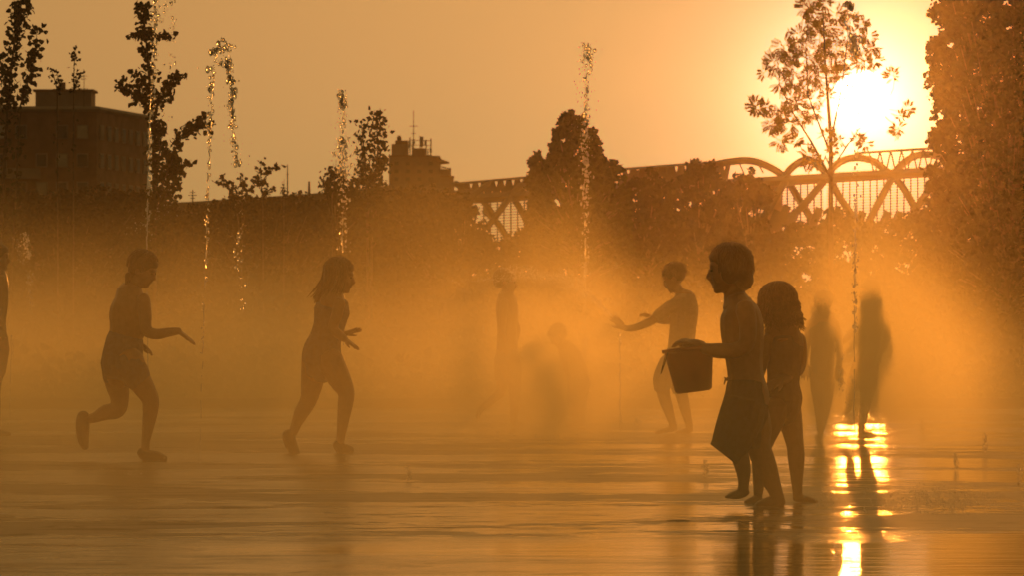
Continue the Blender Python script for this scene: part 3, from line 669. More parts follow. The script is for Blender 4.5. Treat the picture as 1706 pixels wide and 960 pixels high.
MB().tube(bl, [.0028] * len(bl), n=6).build('handle', iron, bk, smooth=True)

# --- curly girl behind him
f = Fig(1320, 27.45, .005); rnd = random.Random(9)
f.head(1293, 512, 72, 140, pitch=6, d=.02)
f.curve([(1300, 535, 0, 13), (1302, 556, 0, 13), (1303, 566, 0, 20, 26)])
f.curve([(1304, 566, 0, 34, 22), (1306, 585, 0, 33, 26), (1306, 615, 0, 27, 25), (1305, 640, 0, 25, 26), (1306, 665, 0, 29, 30), (1306, 684, 0, 26, 28)])
f.curve([(1332, 566, .04, 11.5), (1336, 590, .07, 10.5), (1332, 615, .05, 10), (1316, 628, -.04, 9), (1300, 634, -.10, 7.5)])
f.hand(f.c(1300, 634, -.10), f.c(1286, 640, -.13), Vector((0, -.5, 1)), .115, curl=.6)
f.curve([(1278, 568, -.03, 11), (1272, 595, -.05, 10), (1266, 620, -.06, 8.5), (1260, 642, -.07, 7)])
f.hand(f.c(1260, 642, -.07), f.c(1254, 662, -.08), Vector((-1, 0, 0)), .115, curl=.5)
f.curve([(1312, 676, .02, 23), (1318, 705, .03, 20), (1325, 742, .03, 15), (1327, 765, .03, 14.5), (1328, 795, .03, 11), (1329, 820, .03, 8.5), (1330, 830, .03, 8.5)])
f.curve([(1328, 831, .03, 7), (1342, 833, .02, 6.5, 9), (1354, 835.5, .01, 5, 10)])
for i in range(5): f.limb([(1354, 836, .01 + (i - 2) * .011, 3.2), (1361 - abs(i - 3), 836.5, .005 + (i - 2) * .012, 2.7)], n=7)
f.curve([(1296, 676, -.04, 22), (1284, 708, -.06, 19), (1271, 742, -.07, 15), (1265, 770, -.06, 13.5), (1264, 798, -.03, 10.5), (1263, 824, -.02, 8)])
f.curve([(1264, 831, -.02, 7), (1254, 834, -.03, 6.5, 9), (1244, 837, -.04, 4.5, 10)])
f.make('girl with shoulder-length curly hair right behind the boy with the bucket', group=KIDS)
f.hairdo([((-.16, 0, .52), (.40, .44, .36)), ((-.2, 0, .25), (.30, .36, .28))], [], hair_b, 1.02)
f.strands(f.hr, hair_b, 230, 46, .0058, curl=4.6, seed=3, vol=1.0, fringe=40, sweep=9)
m = MB(); f.curve([(1305, 582, 0, 35, 28), (1306, 612, 0, 29.5, 27.5), (1305, 640, 0, 27.5, 28.5), (1306, 664, 0, 31.5, 32.5), (1305, 684, 0, 28, 30)], m)
f.wear(m, 'swimsuit', cloth_dark)

# --- runner at left
f = Fig(243, 34.7, .0055)
f.head(238, 450, 57, -18, pitch=22)
f.curve([(228, 468, 0, 12.5), (221, 484, 0, 13), (216, 496, 0, 20, 26)])
f.curve([(216, 494, 0, 25, 32), (217, 512, 0, 34, 37), (216, 535, 0, 35, 34), (210, 560, 0, 29, 31), (205, 585, 0, 31, 32), (203, 606, 0, 33, 34), (200, 620, 0, 27, 31)])
f.curve([(241, 500, -.10, 11.5), (244, 525, -.12, 11), (246, 550, -.13, 10), (262, 557, -.13, 9.2), (282, 554, -.13, 8), (299, 552, -.13, 6.3)])
f.hand(f.c(299, 552, -.13), f.c(325, 571, -.14), Vector((.5, -.1, 1)), .135, curl=.12, spread=.08, thumb=1)
f.curve([(198, 502, .13, 11), (196, 528, .16, 10), (200, 552, .15, 9), (214, 566, .10, 8), (228, 572, .06, 6.5)])
f.hand(f.c(228, 572, .06), f.c(240, 578, .04), Vector((0, .4, 1)), .13, curl=.6)
f.curve([(190, 602, .07, 22), (193, 635, .07, 21), (198, 665, .07, 16), (194, 684, .07, 14), (176, 688, .07, 13.5), (156, 697, .07, 9), (143, 700, .07, 8)])
f.curve([(217, 602, -.07, 25), (232, 632, -.07, 21), (250, 662, -.07, 15.5), (252, 682, -.07, 13.5), (248, 710, -.07, 10.5), (244, 735, -.07, 7.5), (243, 750, -.07, 8)])
f.limb([(240, 762, -.07, 6), (268, 763, -.075, 5.5)]); f.limb([(137, 702, .07, 6), (137, 740, .07, 5.5)])
f.make('running child in clogs at left, hand stretched towards the tall water jet', group=KIDS)
f.hairdo([((-.2, 0, .5), (.26, .34, .25)), ((-.28, 0, .4), (.16, .24, .16))], [[(214 + i * 3, 458, -.05 + .02 * i, 5), (212 + i * 3, 470, -.05 + .02 * i, 3), (209 + i * 3, 478, -.05 + .02 * i, 1)] for i in range(5)], hair_m); f.strands(f.hr, hair_m, 90, 10, .004, seed=4)
m = MB(); f.curve([(208, 566, 0, 31.5, 33.5), (205, 588, 0, 34, 35), (202, 610, 0, 35.5, 36)], m)
f.curve([(191, 606, .07, 24.5), (193, 630, .07, 23.5)], m); f.curve([(216, 606, -.07, 26.5), (230, 630, -.07, 23.5)], m); f.wear(m, 'trunks', cloth_blue)
def clog(f, pts, mat=rubber):
    m = MB(); f.curve(pts, m); o = f.wear(m, 'shoe', mat); return o
clog(f, [(238, 755, -.07, 9, 9), (246, 760, -.07, 11, 11), (262, 762, -.075, 10, 12), (273, 765, -.075, 7.5, 11)])
clog(f, [(137, 696, .07, 11, 10), (136, 712, .07, 12, 11), (137, 732, .07, 10, 12), (140, 745, .07, 6.5, 10)])

# --- long-haired girl
f = Fig(565, 36.5, .0055); rnd = random.Random(4)
f.head(567, 461, 56, -8, pitch=8)
f.curve([(560, 480, 0, 11), (556, 494, 0, 11.5), (553, 504, 0, 18, 24)])
f.curve([(553, 500, 0, 23, 29), (553, 518, 0, 29, 30), (549, 540, 0, 25, 26), (543, 562, 0, 25, 26), (537, 585, 0, 31, 30), (536, 604, 0, 32, 31), (534, 614, 0, 26, 28)])
f.curve([(566, 506, -.10, 10.5), (562, 526, -.12, 9.5), (556, 546, -.12, 8.5), (566, 558, -.13, 8), (575, 565, -.13, 6)])
f.hand(f.c(574, 564, -.13), f.c(600, 583, -.14), Vector((.6, -.2, 1)), .125, curl=.08, spread=.22, thumb=-1)
f.curve([(556, 506, .10, 10), (556, 530, .13, 9), (556, 548, .12, 8), (566, 556, .11, 7.2), (574, 557, .10, 5.8)])
f.hand(f.c(573, 557, .10), f.c(590, 552, .09), Vector((0, .3, 1)), .12, curl=-.05, spread=.26, thumb=1)
f.curve([(524, 602, .07, 23), (519, 640, .07, 19), (513, 668, .07, 14.5), (501, 690, .07, 12.5), (493, 708, .07, 9), (488, 722, .07, 7.5)])
f.curve([(550, 602, -.06, 24), (565, 630, -.06, 20), (577, 655, -.06, 14.5), (575, 680, -.06, 12.5), (571, 708, -.06, 9.5), (568, 730, -.06, 7.2), (567, 742, -.06, 7.5)])
f.limb([(566, 750, -.06, 5.5), (584, 752, -.065, 5)]); f.limb([(481, 728, .07, 6), (494, 758, .07, 5)])
f.make('girl with long wet hair in a swimsuit stepping right, both hands spread in front', group=KIDS)
locks = []
for i in range(26):
    u = rnd.random(); d0 = rnd.uniform(-.075, .075); x = 540 + 14 * u
    pts = []
    for k in range(6):
        t = k / 5; pts.append((x + 4 * (1 - u) - (15 + 6 * (1 - u)) * t * t, 444 + (52 + 12 * rnd.random()) * t, d0 * (1 - .3 * t), 4.6 * (1 - .75 * t)))
    locks.append(pts)
locks += [[(538, 462, .02, 2.4), (524, 482, .03, 1.6), (509, 498, .03, .8)], [(536, 470, 0, 2.2), (524, 490, 0, 1.3), (512, 500, .01, .7)], [(537, 476, -.02, 2), (523, 494, -.02, 1), (516, 500, -.02, .6)]]
f.hairdo([((-.24, 0, .5), (.30, .36, .30)), ((-.3, 0, .3), (.24, .3, .25))], locks, hair_b, 1.0); f.strands(f.hr, hair_b, 120, 44, .0045, seed=5, sweep=-16)
m = MB(); f.curve([(553, 518, 0, 31, 32), (549, 540, 0, 27, 28), (543, 562, 0, 27, 28), (537, 585, 0, 33, 32), (536, 604, 0, 34, 33), (535, 612, 0, 28, 30)], m); f.wear(m, 'swimsuit', cloth_blue)
clog(f, [(563, 742, -.06, 8.5, 8), (570, 748, -.06, 10, 10), (583, 750.5, -.065, 7.5, 10)])
clog(f, [(480, 727, .07, 11, 10), (484, 742, .07, 10.5, 11), (492, 757, .07, 7.5, 10)])

# --- boy with one arm out, hand on a low jet
f = Fig(1130, 42.0, .006)
f.head(1123, 464, 46, 172, pitch=20)
f.curve([(1130, 482, 0, 9.5), (1137, 494, 0, 10.5), (1140, 502, 0, 17, 20)])
f.curve([(1141, 500, 0, 19, 26), (1140, 520, 0, 22, 28), (1138, 545, 0, 20, 25), (1134, 572, 0, 19, 25), (1130, 592, 0, 20, 26), (1128, 604, 0, 18, 24)])
f.curve([(1133, 504, -.08, 11), (1112, 514, -.10, 9.2), (1092, 530, -.10, 8), (1072, 541, -.09, 7), (1052, 547.5, -.08, 5.8), (1038, 547, -.08, 4.6)])
f.hand(f.c(1039, 547, -.08), f.c(1020, 527, -.08), Vector((.9, -.25, -.6)), .135, curl=.15, spread=.16, thumb=1)
f.curve([(1140, 506, .10, 9.5), (1128, 526, .13, 8), (1116, 534, .12, 7.2), (1100, 534, .08, 6), (1090, 530, .05, 5)])
f.hand(f.c(1090, 530, .05), f.c(1078, 526, .03), Vector((0, .3, 1)), .125, curl=.3)
f.curve([(1118, 604, -.05, 17), (1104, 634, -.06, 14), (1106, 660, -.06, 11), (1112, 680, -.06, 9.5), (1119, 702, -.06, 6.8), (1122, 712, -.06, 6.5)])
f.curve([(1123, 714, -.06, 5.5), (1108, 718, -.06, 5, 7), (1094, 721, -.06, 3.4, 8)])
for i in range(5): f.limb([(1096, 721, -.06 + (i - 2) * .012, 2.1), (1091 + abs(i - 1), 721.6, -.06 + (i - 2) * .013, 1.8)], n=6)
f.curve([(1132, 604, .06, 17), (1132, 636, .06, 13.5), (1137, 662, .06, 10.5), (1142, 684, .06, 9), (1148, 706, .06, 6.5), (1149, 716, .06, 6.4)])
f.curve([(1150, 717, .06, 5.5), (1140, 720, .06, 5, 7), (1128, 722.5, .06, 3.4, 8)])
f.make('boy in tee shirt and shorts reaching one arm out over the short low jet', group=KIDS)
f.hairdo([((-.2, 0, .55), (.26, .34, .22))], [], hair_m, .98); f.strands(f.hr, hair_m, 70, 5, .004, seed=6)
m = MB(); f.curve([(1141, 503, 0, 21, 28), (1140, 520, 0, 24, 30), (1138, 545, 0, 22.5, 28), (1135, 575, 0, 22.5, 28), (1134, 592, 0, 23, 28)], m)
f.limb([(1134, 504, -.08, 13), (1112, 515, -.10, 11.5), (1097, 526, -.10, 10.8)], m); f.limb([(1140, 506, .10, 11.5), (1129, 524, .13, 10.5)], m); f.wear(m, 'tee_shirt', cloth_pale, voxel=.006)
m = MB(); f.curve([(1130, 590, 0, 22, 28), (1126, 608, 0, 23, 28)], m); f.curve([(1117, 606, -.05, 19.5), (1106, 628, -.06, 18), (1103, 643, -.06, 15.5)], m); f.curve([(1131, 606, .06, 19.5), (1132, 630, .06, 17), (1133, 646, .06, 15.5)], m); f.wear(m, 'shorts', cloth_blue, voxel=.006)

# --- generic standing / walking child far in the mist
def far_child(ox, D, label, head, neck, torso, arms, legs, hair=hair_m, clothes=cloth_dark, shorts=None, long=False, yaw=180, pitch=5):
    f = Fig(ox, D, .007)
    f.head(head[0], head[1], head[2], yaw, pitch=pitch)
    f.curve(neck); f.curve(torso)
    for a in arms:
        f.curve(a); p, q = a[-2], a[-1]; w = f.c(*q[:3]); d = (w - f.c(*p[:3])).normalized(); f.hand(w, w + d, Vector((0, q[2] or -1, .2)), .125, curl=.35, spread=.1)
    for l, foot in legs:
        f.curve(l); f.curve(foot)
    f.make(label, group=KIDS)
    lk = []
    if long:
        for i in range(10): x = head[0] - 12 + i * 2.6; lk.append([(x, head[1], .03, 4), (x, head[1] + 16, .05, 3.4), (x + 1, head[1] + 30 + i % 3 * 3, .05, 1.2)])
    f.hairdo([((-.2, 0, .5), (.27, .35, .26))], lk, hair, 1.0)
    m = MB()
    if shorts == 'suit': f.curve([(p[0], p[1], p[2], p[3] + 1.6, (p[4] if len(p) > 4 else p[3]) + 1.6) for p in torso[1:]], m); f.wear(m, 'swimsuit', clothes)
    else:
        t = torso[-2:]; f.curve([(p[0], p[1], p[2], p[3] + 2, (p[4] if len(p) > 4 else p[3]) + 2) for p in t], m)
        for l, _ in legs: f.curve([(p[0], p[1], p[2], p[3] + 2.6) for p in l[:2]], m)
        f.wear(m, 'shorts', clothes)
    return f
far_child(1365, 40.5, 'faint child standing between the curly-haired girl and the jet below the sun', (1371, 506, 42), [(1370, 522, 0, 8), (1370, 534, 0, 9)],
    [(1371, 536, 0, 23, 14), (1371, 552, 0, 23, 17), (1370, 575, 0, 18, 16), (1370, 600, 0, 19, 17), (1369, 618, 0, 18, 17)],
    [[(1350, 540, 0, 7.5), (1345, 566, .02, 6.5), (1342, 590, .0, 5.6), (1342, 608, -.03, 4.4)], [(1392, 540, 0, 7.5), (1398, 566, .02, 6.5), (1399, 592, -.02, 5.6), (1397, 610, -.06, 4.4)]],
    [([(1362, 618, .0, 14), (1362, 645, .0, 12), (1364, 674, -.02, 9.5), (1366, 700, 0, 7.2), (1367, 722, 0, 5.6)], [(1367, 727, 0, 5), (1363, 729, -.05, 4.5, 6), (1361, 730, -.11, 3.4, 6)]),
     ([(1378, 618, .0, 14), (1379, 645, .04, 12), (1378, 672, .08, 9), (1375, 695, .15, 7), (1373, 708, .2, 5.6)], [(1373, 712, .2, 5), (1371, 717, .15, 4.2, 6), (1370, 723, .12, 3, 5)])], yaw=-100, shorts='suit')
far_child(1440, 41.2, 'faint running child behind the jet, dark legs over the brightest sun glitter', (1449, 487, 42), [(1450, 503, 0, 8.5), (1452, 514, 0, 9.5)],
    [(1452, 516, 0, 22, 17), (1453, 534, 0, 23, 18), (1451, 560, 0, 20, 17), (1447, 585, 0, 19, 17), (1444, 604, 0, 20, 18), (1443, 616, 0, 18, 17)],
    [[(1434, 520, -.03, 7.5), (1425, 545, -.06, 6.5), (1412, 562, -.08, 5.5), (1400, 572, -.1, 4.4)], [(1472, 522, .03, 7.5), (1479, 550, .05, 6.5), (1474, 575, .0, 5.6), (1464, 590, -.03, 4.4)]],
    [([(1445, 614, -.03, 16), (1445, 645, -.03, 13), (1442, 672, -.03, 10), (1437, 698, -.03, 8), (1434, 716, -.03, 6)], [(1433, 723, -.03, 5.4), (1443, 724.5, -.03, 5, 6.5), (1456, 726, -.03, 3.6, 7)]),
     ([(1436, 614, .05, 15), (1424, 640, .06, 11), (1418, 656, .06, 9), (1418, 672, .10, 7), (1416, 682, .12, 5.4)], [(1415, 685, .12, 5), (1411, 688, .12, 4.2, 6), (1406, 690, .12, 3, 6)])], yaw=200, clothes=cloth_red)
far_child(957, 44.0, 'faint small child bending forward beside the sparkling jet in the middle', (930, 560, 38), [(938, 572, 0, 7.5), (944, 582, 0, 9)],
    [(945, 584, 0, 16, 17), (953, 600, 0, 20, 18), (962, 620, 0, 18, 16), (966, 638, 0, 17, 16), (965, 650, 0, 15, 15)],
    [[(944, 588, -.06, 7), (942, 606, -.09, 6), (946, 622, -.1, 5), (950, 634, -.1, 4)], [(948, 588, .08, 6.5), (948, 610, .1, 5.6), (950, 626, .08, 4.8), (954, 638, .06, 4)]],
    [([(962, 648, -.05, 14), (956, 668, -.05, 11), (957, 688, -.05, 8.4), (962, 700, -.05, 6)], [(963, 708, -.05, 5), (952, 710, -.05, 4.6, 6), (943, 712, -.05, 3.2, 6)]),
     ([(966, 648, .06, 14), (962, 672, .06, 11), (966, 690, .06, 8), (970, 700, .06, 6)], [(971, 708, .06, 5), (962, 710, .06, 4.6, 6), (953, 711.5, .06, 3.2, 6)])], pitch=35)
far_child(850, 44.6, 'faintest child, mid-stride in the thick mist left of the bending child', (842, 470, 44), [(842, 487, 0, 8.5), (843, 498, 0, 9.5)],
    [(844, 500, 0, 17, 22), (845, 520, 0, 19, 22), (845, 548, 0, 17, 18), (845, 575, 0, 18, 19), (845, 592, 0, 18, 19), (845, 602, 0, 16, 18)],
    [[(840, 506, -.1, 7.5), (838, 532, -.13, 6.5), (838, 556, -.13, 5.5), (842, 574, -.12, 4.4)], [(848, 506, .1, 7.5), (856, 532, .13, 6.5), (862, 552, .13, 5.6), (858, 570, .12, 4.4)]],
    [([(850, 600, -.05, 16), (855, 630, -.05, 12.5), (858, 656, -.05, 10), (857, 682, -.05, 8), (856, 698, -.05, 6)], [(856, 705, -.05, 5.2), (864, 707.5, -.05, 4.6, 6), (872, 709, -.05, 3.2, 6)]),
     ([(840, 600, .05, 15), (838, 630, .06, 12), (834, 654, .06, 9), (816, 670, .06, 7), (804, 680, .06, 5.4)], [(801, 683, .06, 5), (797, 690, .06, 4.4, 6), (795, 697, .06, 3, 6)])], yaw=0, clothes=cloth_pale)
far_child(-6, 41.0, 'half-seen child cut off by the left edge of the photo, beside the fine spray', (-4, 428, 46), [(-6, 446, 0, 9), (-7, 458, 0, 10)],
    [(-8, 460, 0, 20, 24), (-8, 482, 0, 23, 24), (-9, 512, 0, 20, 20), (-9, 545, 0, 20, 21), (-9, 570, 0, 22, 22), (-9, 582, 0, 20, 20)],
    [[(6, 466, -.08, 7.5), (9, 495, -.08, 7), (7, 525, -.08, 6), (4, 548, -.08, 4.6)], [(-20, 466, .1, 7.5), (-26, 495, .1, 6.6), (-24, 525, .1, 5.8), (-18, 548, .1, 4.6)]],
    [([(-2, 580, -.05, 17), (-6, 620, -.05, 14), (-8, 650, -.05, 10.5), (-6, 680, -.05, 8.5), (-4, 708, -.05, 6)], [(-4, 720, -.05, 5.4), (5, 722, -.05, 5, 6.5), (16, 724, -.05, 3.6, 7)]),
     ([(-16, 580, .05, 17), (-24, 620, .05, 14), (-30, 650, .05, 10.5), (-38, 680, .05, 8.5), (-44, 704, .05, 6)], [(-46, 718, .05, 5.4), (-38, 722, .05, 5, 6.5), (-28, 724, .05, 3.6, 7)])], yaw=0, long=True, clothes=cloth_red)

# ------------------------------------------------------------------ water jets
def blob(mb, c, r, stretch, rnd, fine=False):
    "a torn scrap of water: a small curved shell, open on one side"
    R = Euler((rnd.uniform(0, 6.28), rnd.uniform(0, 6.28), 0)).to_matrix(); S = Vector((1, 1, stretch * rnd.uniform(.8, 1.5)))
    nu, nv = (9, 4) if fine else (6, 3); v = []; f = []; c = Vector(c)
    e = [r * rnd.uniform(.7, 1.2) for _ in range(3)]
    for j in range(nv):
        a = math.pi * .56 * (j + 1) / nv
        for i in range(nu):
            b = 2 * math.pi * i / nu; q = R @ Vector((e[0] * math.sin(a) * math.cos(b), e[1] * math.sin(a) * math.sin(b), e[2] * math.cos(a)))
            v.append(c + Vector((q.x * S.x, q.y * S.y, q.z * S.z)))
    q = R @ Vector((0, 0, e[2])); v.append(c + Vector((q.x, q.y, q.z * S.z))); T = len(v) - 1
    for i in range(nu):
        f.append((T, i, (i + 1) % nu))
        for j in range(nv - 1): f.append((j * nu + i, (j + 1) * nu + i, (j + 1) * nu + (i + 1) % nu, j * nu + (i + 1) % nu))
    mb.add(v, f)
def rope(mb, pts, rs, rnd):
    "a thin twisting sheet of water along pts, C-shaped in section"
    n = 5; b = len(mb.v); a0 = rnd.uniform(0, 6.28)
    for i, p in enumerate(pts):
        for k in range(n):
            a = a0 + i * .5 + math.pi * 1.1 * k / (n - 1); mb.v.append((p.x + math.cos(a) * rs[i], p.y + math.sin(a) * rs[i], p.z))
    for i in range(len(pts) - 1):
        for k in range(n - 1): q = b + i * n + k; mb.f.append((q, q + n, q + n + 1, q + 1))
def jet(px, D, path, label, seed, streams=(), drops=(), base_y=None, name='water_jet', cat='water jet', group='water jets shooting up from the floor'):
    """streams: (pts px with radius px) broken ropes of water; drops: (px0, py0, px1, py1, spread px, count, rmin px, rmax px)"""
    rnd = random.Random(seed); s = F / D; gy = 504 + CZ * F / D; yj = base_y or gy
    root = empty(name, (P(px, 0, D).x, D, max(0, (gy - yj) / s)), label, cat, group); o = root.location.copy()
    L = lambda x, y, d=0: P(x, y, D) - o + Vector((0, d, 0))
    m = MB()
    for pts, gap in streams:
        q = bez(pts, 10); run = []
        for i, p in enumerate(q):
            wob = p[2] * .72 * (.5 + .9 * rnd.random())
            run.append((L(p[0] + rnd.gauss(0, .35) * min(2, p[2]), p[1]), wob / s))
            if rnd.random() < gap or i == len(q) - 1:
                if len(run) > 1: rope(m, [a for a, _ in run], [b for _, b in run], rnd)
                else: blob(m, run[0][0], run[0][1] * 1.3, 1.5, rnd)
                run = []
    if m.v: m.build('stream', water_m, root, smooth=True, kind='stuff')
    dm = MB()
    for x0, y0, x1, y1, sp, cnt, r0, r1 in drops:
        for _ in range(cnt):
            t = rnd.random(); x = x0 + (x1 - x0) * t + rnd.gauss(0, 1) * sp * .5; y = y0 + (y1 - y0) * t + rnd.gauss(0, 1) * min(sp, 8) * .3
            r = (r0 + (r1 - r0) * rnd.random() ** 2.8) * 1.05
            blob(dm, L(x, min(y, gy - 1), rnd.gauss(0, 1) * sp * .4 / s), r / s, 1.25, rnd, r > 2)
    if dm.v: dm.build('droplets', water_m, root, smooth=True, kind='stuff')
    return root
jet(247, 39.5, None, 'tallest jet, running off the top of the photo above the runner at left', 41,
    [([(247, 745, 1.2), (246, 560, 1.3), (245, 420, 1.6), (246, 330, 1.8), (249, 240, 2.2), (251, 160, 2.0)], .16)],
    [(246, 400, 252, 180, 5, 130, .6, 2.4), (252, 190, 262, -30, 7, 190, .6, 3), (262, 40, 290, -20, 10, 60, .6, 2.6), (288, 10, 284, 130, 8, 60, .5, 2.0), (278, 130, 276, 330, 14, 50, .4, 1.5), (215, 390, 300, 330, 30, 60, .4, 1.2)])
jet(338, 34.0, None, 'tall leaning jet that crowns over in a loop of drops beside the outstretched hand', 42,
    [([(333, 772, 1.3), (336, 640, 1.2), (340, 520, 1.4), (344, 400, 1.8), (347, 300, 2.2), (351, 210, 2.0), (354, 150, 2.2), (357, 110, 2.2), (362, 84, 2.4), (368, 66, 2.6), (378, 72, 2.6), (383, 100, 2.4), (384, 130, 2.4), (388, 160, 2.6), (386, 200, 2.2), (391, 235, 2.2), (394, 262, 1.6)], .45)],
    [(352, 110, 350, 230, 7, 60, .8, 4), (348, 230, 344, 480, 4, 100, .6, 2.6), (356, 90, 380, 74, 16, 70, .9, 4.2), (366, 100, 376, 112, 14, 30, .9, 3.6), (380, 100, 388, 160, 8, 90, 1, 4.2), (386, 160, 388, 215, 7, 70, .8, 4), (388, 225, 396, 280, 6, 60, .8, 3), (396, 380, 402, 520, 9, 70, .6, 2.8), (340, 480, 337, 590, 3, 40, .5, 1.8), (350, 100, 420, 300, 40, 50, .3, 1.2), (395, 280, 400, 380, 12, 24, .4, 1.2)])
jet(571, 42.0, None, 'feathery jet breaking up in small drops above the long-haired girl', 43,
    [([(572, 730, 1.0), (572, 560, 1.0), (571, 430, 1.3), (571, 360, 1.2)], .25)],
    [(569, 150, 572, 180, 7, 110, .8, 3.2), (570, 175, 570, 240, 9, 120, .5, 2.4), (570, 230, 572, 290, 13, 200, .5, 2.8), (572, 280, 572, 420, 9, 150, .5, 2.2), (590, 220, 594, 290, 7, 40, .4, 1.8), (545, 200, 600, 300, 24, 60, .3, 1.0)])
jet(976, 45.0, None, 'tall thin jet in the middle rising in front of the broad bushy poplar', 44,
    [([(977, 704, 1.0), (977, 600, 1.0), (975, 500, 1.2), (975, 430, 1.3), (974, 360, 1.3)], .22)],
    [(977, 72, 978, 110, 10, 60, .8, 3.4), (977, 66, 977, 130, 18, 90, .4, 1.5), (978, 110, 976, 200, 6, 90, .6, 2.8), (977, 120, 974, 260, 26, 110, .3, 1.2), (976, 200, 975, 340, 8, 210, .6, 2.8), (975, 340, 976, 470, 7, 130, .5, 2.2), (974, 560, 968, 640, 5, 90, .8, 3), (973, 640, 970, 704, 6, 150, 1, 4)])
jet(1425, 36.2, None, 'tall jet under the sun whose broken top hangs before the ash tree', 45,
    [([(1423, 756, 1.6), (1423, 640, 1.6), (1424, 520, 1.9), (1425, 420, 1.9), (1425, 330, 1.6)], .2), ([(1410, 2, 5), (1418, 12, 5), (1412, 22, 2), (1408, 38, 2.5), (1415, 50, 2), (1421, 66, 5), (1424, 84, 5.5), (1420, 100, 3.5)], .3)],
    [(1410, 4, 1418, 14, 6, 50, 1, 4.2), (1421, 60, 1424, 90, 11, 70, .9, 3.6), (1424, 90, 1426, 330, 7, 90, .6, 2.4), (1425, 330, 1424, 560, 5, 110, .7, 2.8), (1400, 80, 1420, 200, 16, 70, .4, 2), (1405, 40, 1435, 20, 12, 40, .4, 1.6)])
jet(1033, 42.0, None, 'short low jet stopped by the outstretched hand of the boy in the tee shirt', 46,
    [([(1033, 722, 2.4), (1033, 660, 2.4), (1033, 600, 2.6), (1032.5, 554, 3)], .05)], [(1033, 720, 1033, 560, 1.5, 30, .5, 1.2), (1024, 520, 1036, 552, 3, 40, .6, 1.6)])
jet(17, 43.0, None, 'thin low jet with fine spray beside the child at the left edge', 47,
    [([(16, 712, .9), (17, 640, .9), (19, 560, 1.0)], .12)], [(42, 388, 47, 430, 6, 150, .4, 1.9), (30, 392, 42, 440, 12, 90, .3, 1.1), (50, 450, 52, 510, 6, 110, .3, 1.3), (20, 560, 21, 600, 3, 40, .4, 1.0)])
jet(1402, 38.0, None, 'small burst of bright drops left of the running child under the sun', 48, [],
    [(1402, 620, 1400, 640, 5, 34, 1, 3.4), (1420, 628, 1421, 640, 4, 16, .8, 2.8), (1404, 586, 1405, 600, 3, 8, .8, 2.2), (1400, 640, 1425, 700, 12, 40, .5, 1.6)], base_y=760, name='water_burst', cat='water')
jet(1020, 42.0, None, 'fan of fine spray flying up left from the hand over the low jet', 49, [],
    [(1018, 526, 985, 494, 5, 200, .6, 2.0), (990, 500, 930, 455, 22, 500, .45, 1.3), (940, 470, 850, 445, 40, 600, .4, 1.1), (880, 460, 800, 470, 60, 300, .4, 1.0)], base_y=560, name='water_spray', cat='water')
# little spurts on the floor
SP = 'little spurts of water across the floor'
for x, y, h, lab in ((680, 803, 22, 'lone little spurt on the floor right of the long-haired girl'), (1175, 797, 30, 'little spurt on the floor left of the barefoot boy'), (1278, 722, 26, 'little spurt seen between the legs of boy and curly girl'),
                  (1537, 722, 24, 'faint far spurt right of the sun glitter'), (1592, 784, 26, 'little spurt at right between glitter and the two edge spurts'), (1640, 756, 34, 'brightest little spurt near the right edge, farther one'),
                  (1697, 808, 34, 'little spurt nearest the right edge of the photo'), (908 - 0 + 155, 712, 14, 'tiny spurt just right of the short low jet'), (15 + 1014 - 14, 452 + 250, 10, 'tiny spurt left of the short low jet foot')):
    D = GD(y); rnd = random.Random(x)
    jet(x, D, None, lab, x, [([(x, y - 1, 1.8), (x + rnd.uniform(-2, 2), y - h * .5, 2.6), (x - rnd.uniform(-3, 3), y - h, 1.8)], .2), ([(x + 1, y - 1, 1.4), (x + 4, y - h * .4, 2), (x + 3, y - h * .8, 1.6)], .2)],
        [(x, y - 2, x, y - h, 5, 30, .8, 2.4)], name='water_spurt', cat='water spurt', group=SP)
# splashes: beads of water thrown up over the floor
def splash(x0, x1, y0, y1, n, label, seed, rmax=1.8, cat='splash'):
    rnd = random.Random(seed); D0 = GD((y0 + y1) / 2); o = Vector((P((x0 + x1) / 2, 0, D0).x, D0, 0)); m = MB()
    for _ in range(n):
        gx = .5 + max(-.5, min(.5, rnd.gauss(0, .22))); y = y0 + (y1 - y0) * rnd.random(); D = GD(y); p = P(x0 + (x1 - x0) * gx, y, D)
        r = rnd.uniform(.5, rmax) / F * D; blob(m, Vector((p.x, p.y, rnd.random() ** 3 * .05 + r * .3)) - o, r, 1.0, rnd)
    ob = m.build('water_splash', water_m, None, smooth=True, kind='stuff'); ob.location = o
    return tag(ob, label, cat, 'splashes on the wet floor')
splash(1440, 1706, 818, 860, 1300, 'sparkling patch of splashed beads right of the sun glitter', 61, 1.3)
splash(770, 1010, 706, 738, 420, 'scatter of bright beads around the feet of the faint children in the middle', 62, 1.7)
splash(640, 860, 688, 702, 90, 'thin far line of splashes left of the faintest child', 63, 1.3)
splash(150, 310, 772, 796, 90, 'beads of water kicked up under the running child at left', 64, 1.2)
splash(1060, 1180, 712, 732, 60, 'few beads around the bare feet of the boy in the tee shirt', 65, 1.3)
splash(1340, 1400, 820, 850, 60, 'beads by the curly girl\'s bare foot', 66, 1.6)
splash(545, 610, 752, 768, 24, 'few beads by the shoe of the long-haired girl', 67, 1.2)
# nozzle covers flush with the paving
def cover(x, y, w, label):
    D = GD(y); r = w / 2 / F * D; p = P(x, y, D)
    o = lathe([(r * .3, .005), (r * .8, .005), (r, .003), (r, -.01)], 24).build('nozzle_cover', iron, None, smooth=True); o.location = (p.x, p.y, 0)
    tag(o, label, 'floor nozzle'); lathe([(.001, .003), (r * .3, .003)], 16).build('nozzle', rubber, o)
cover(1130, 869, 40, 'dark round nozzle cover in the floor in front of the boy with the bucket')

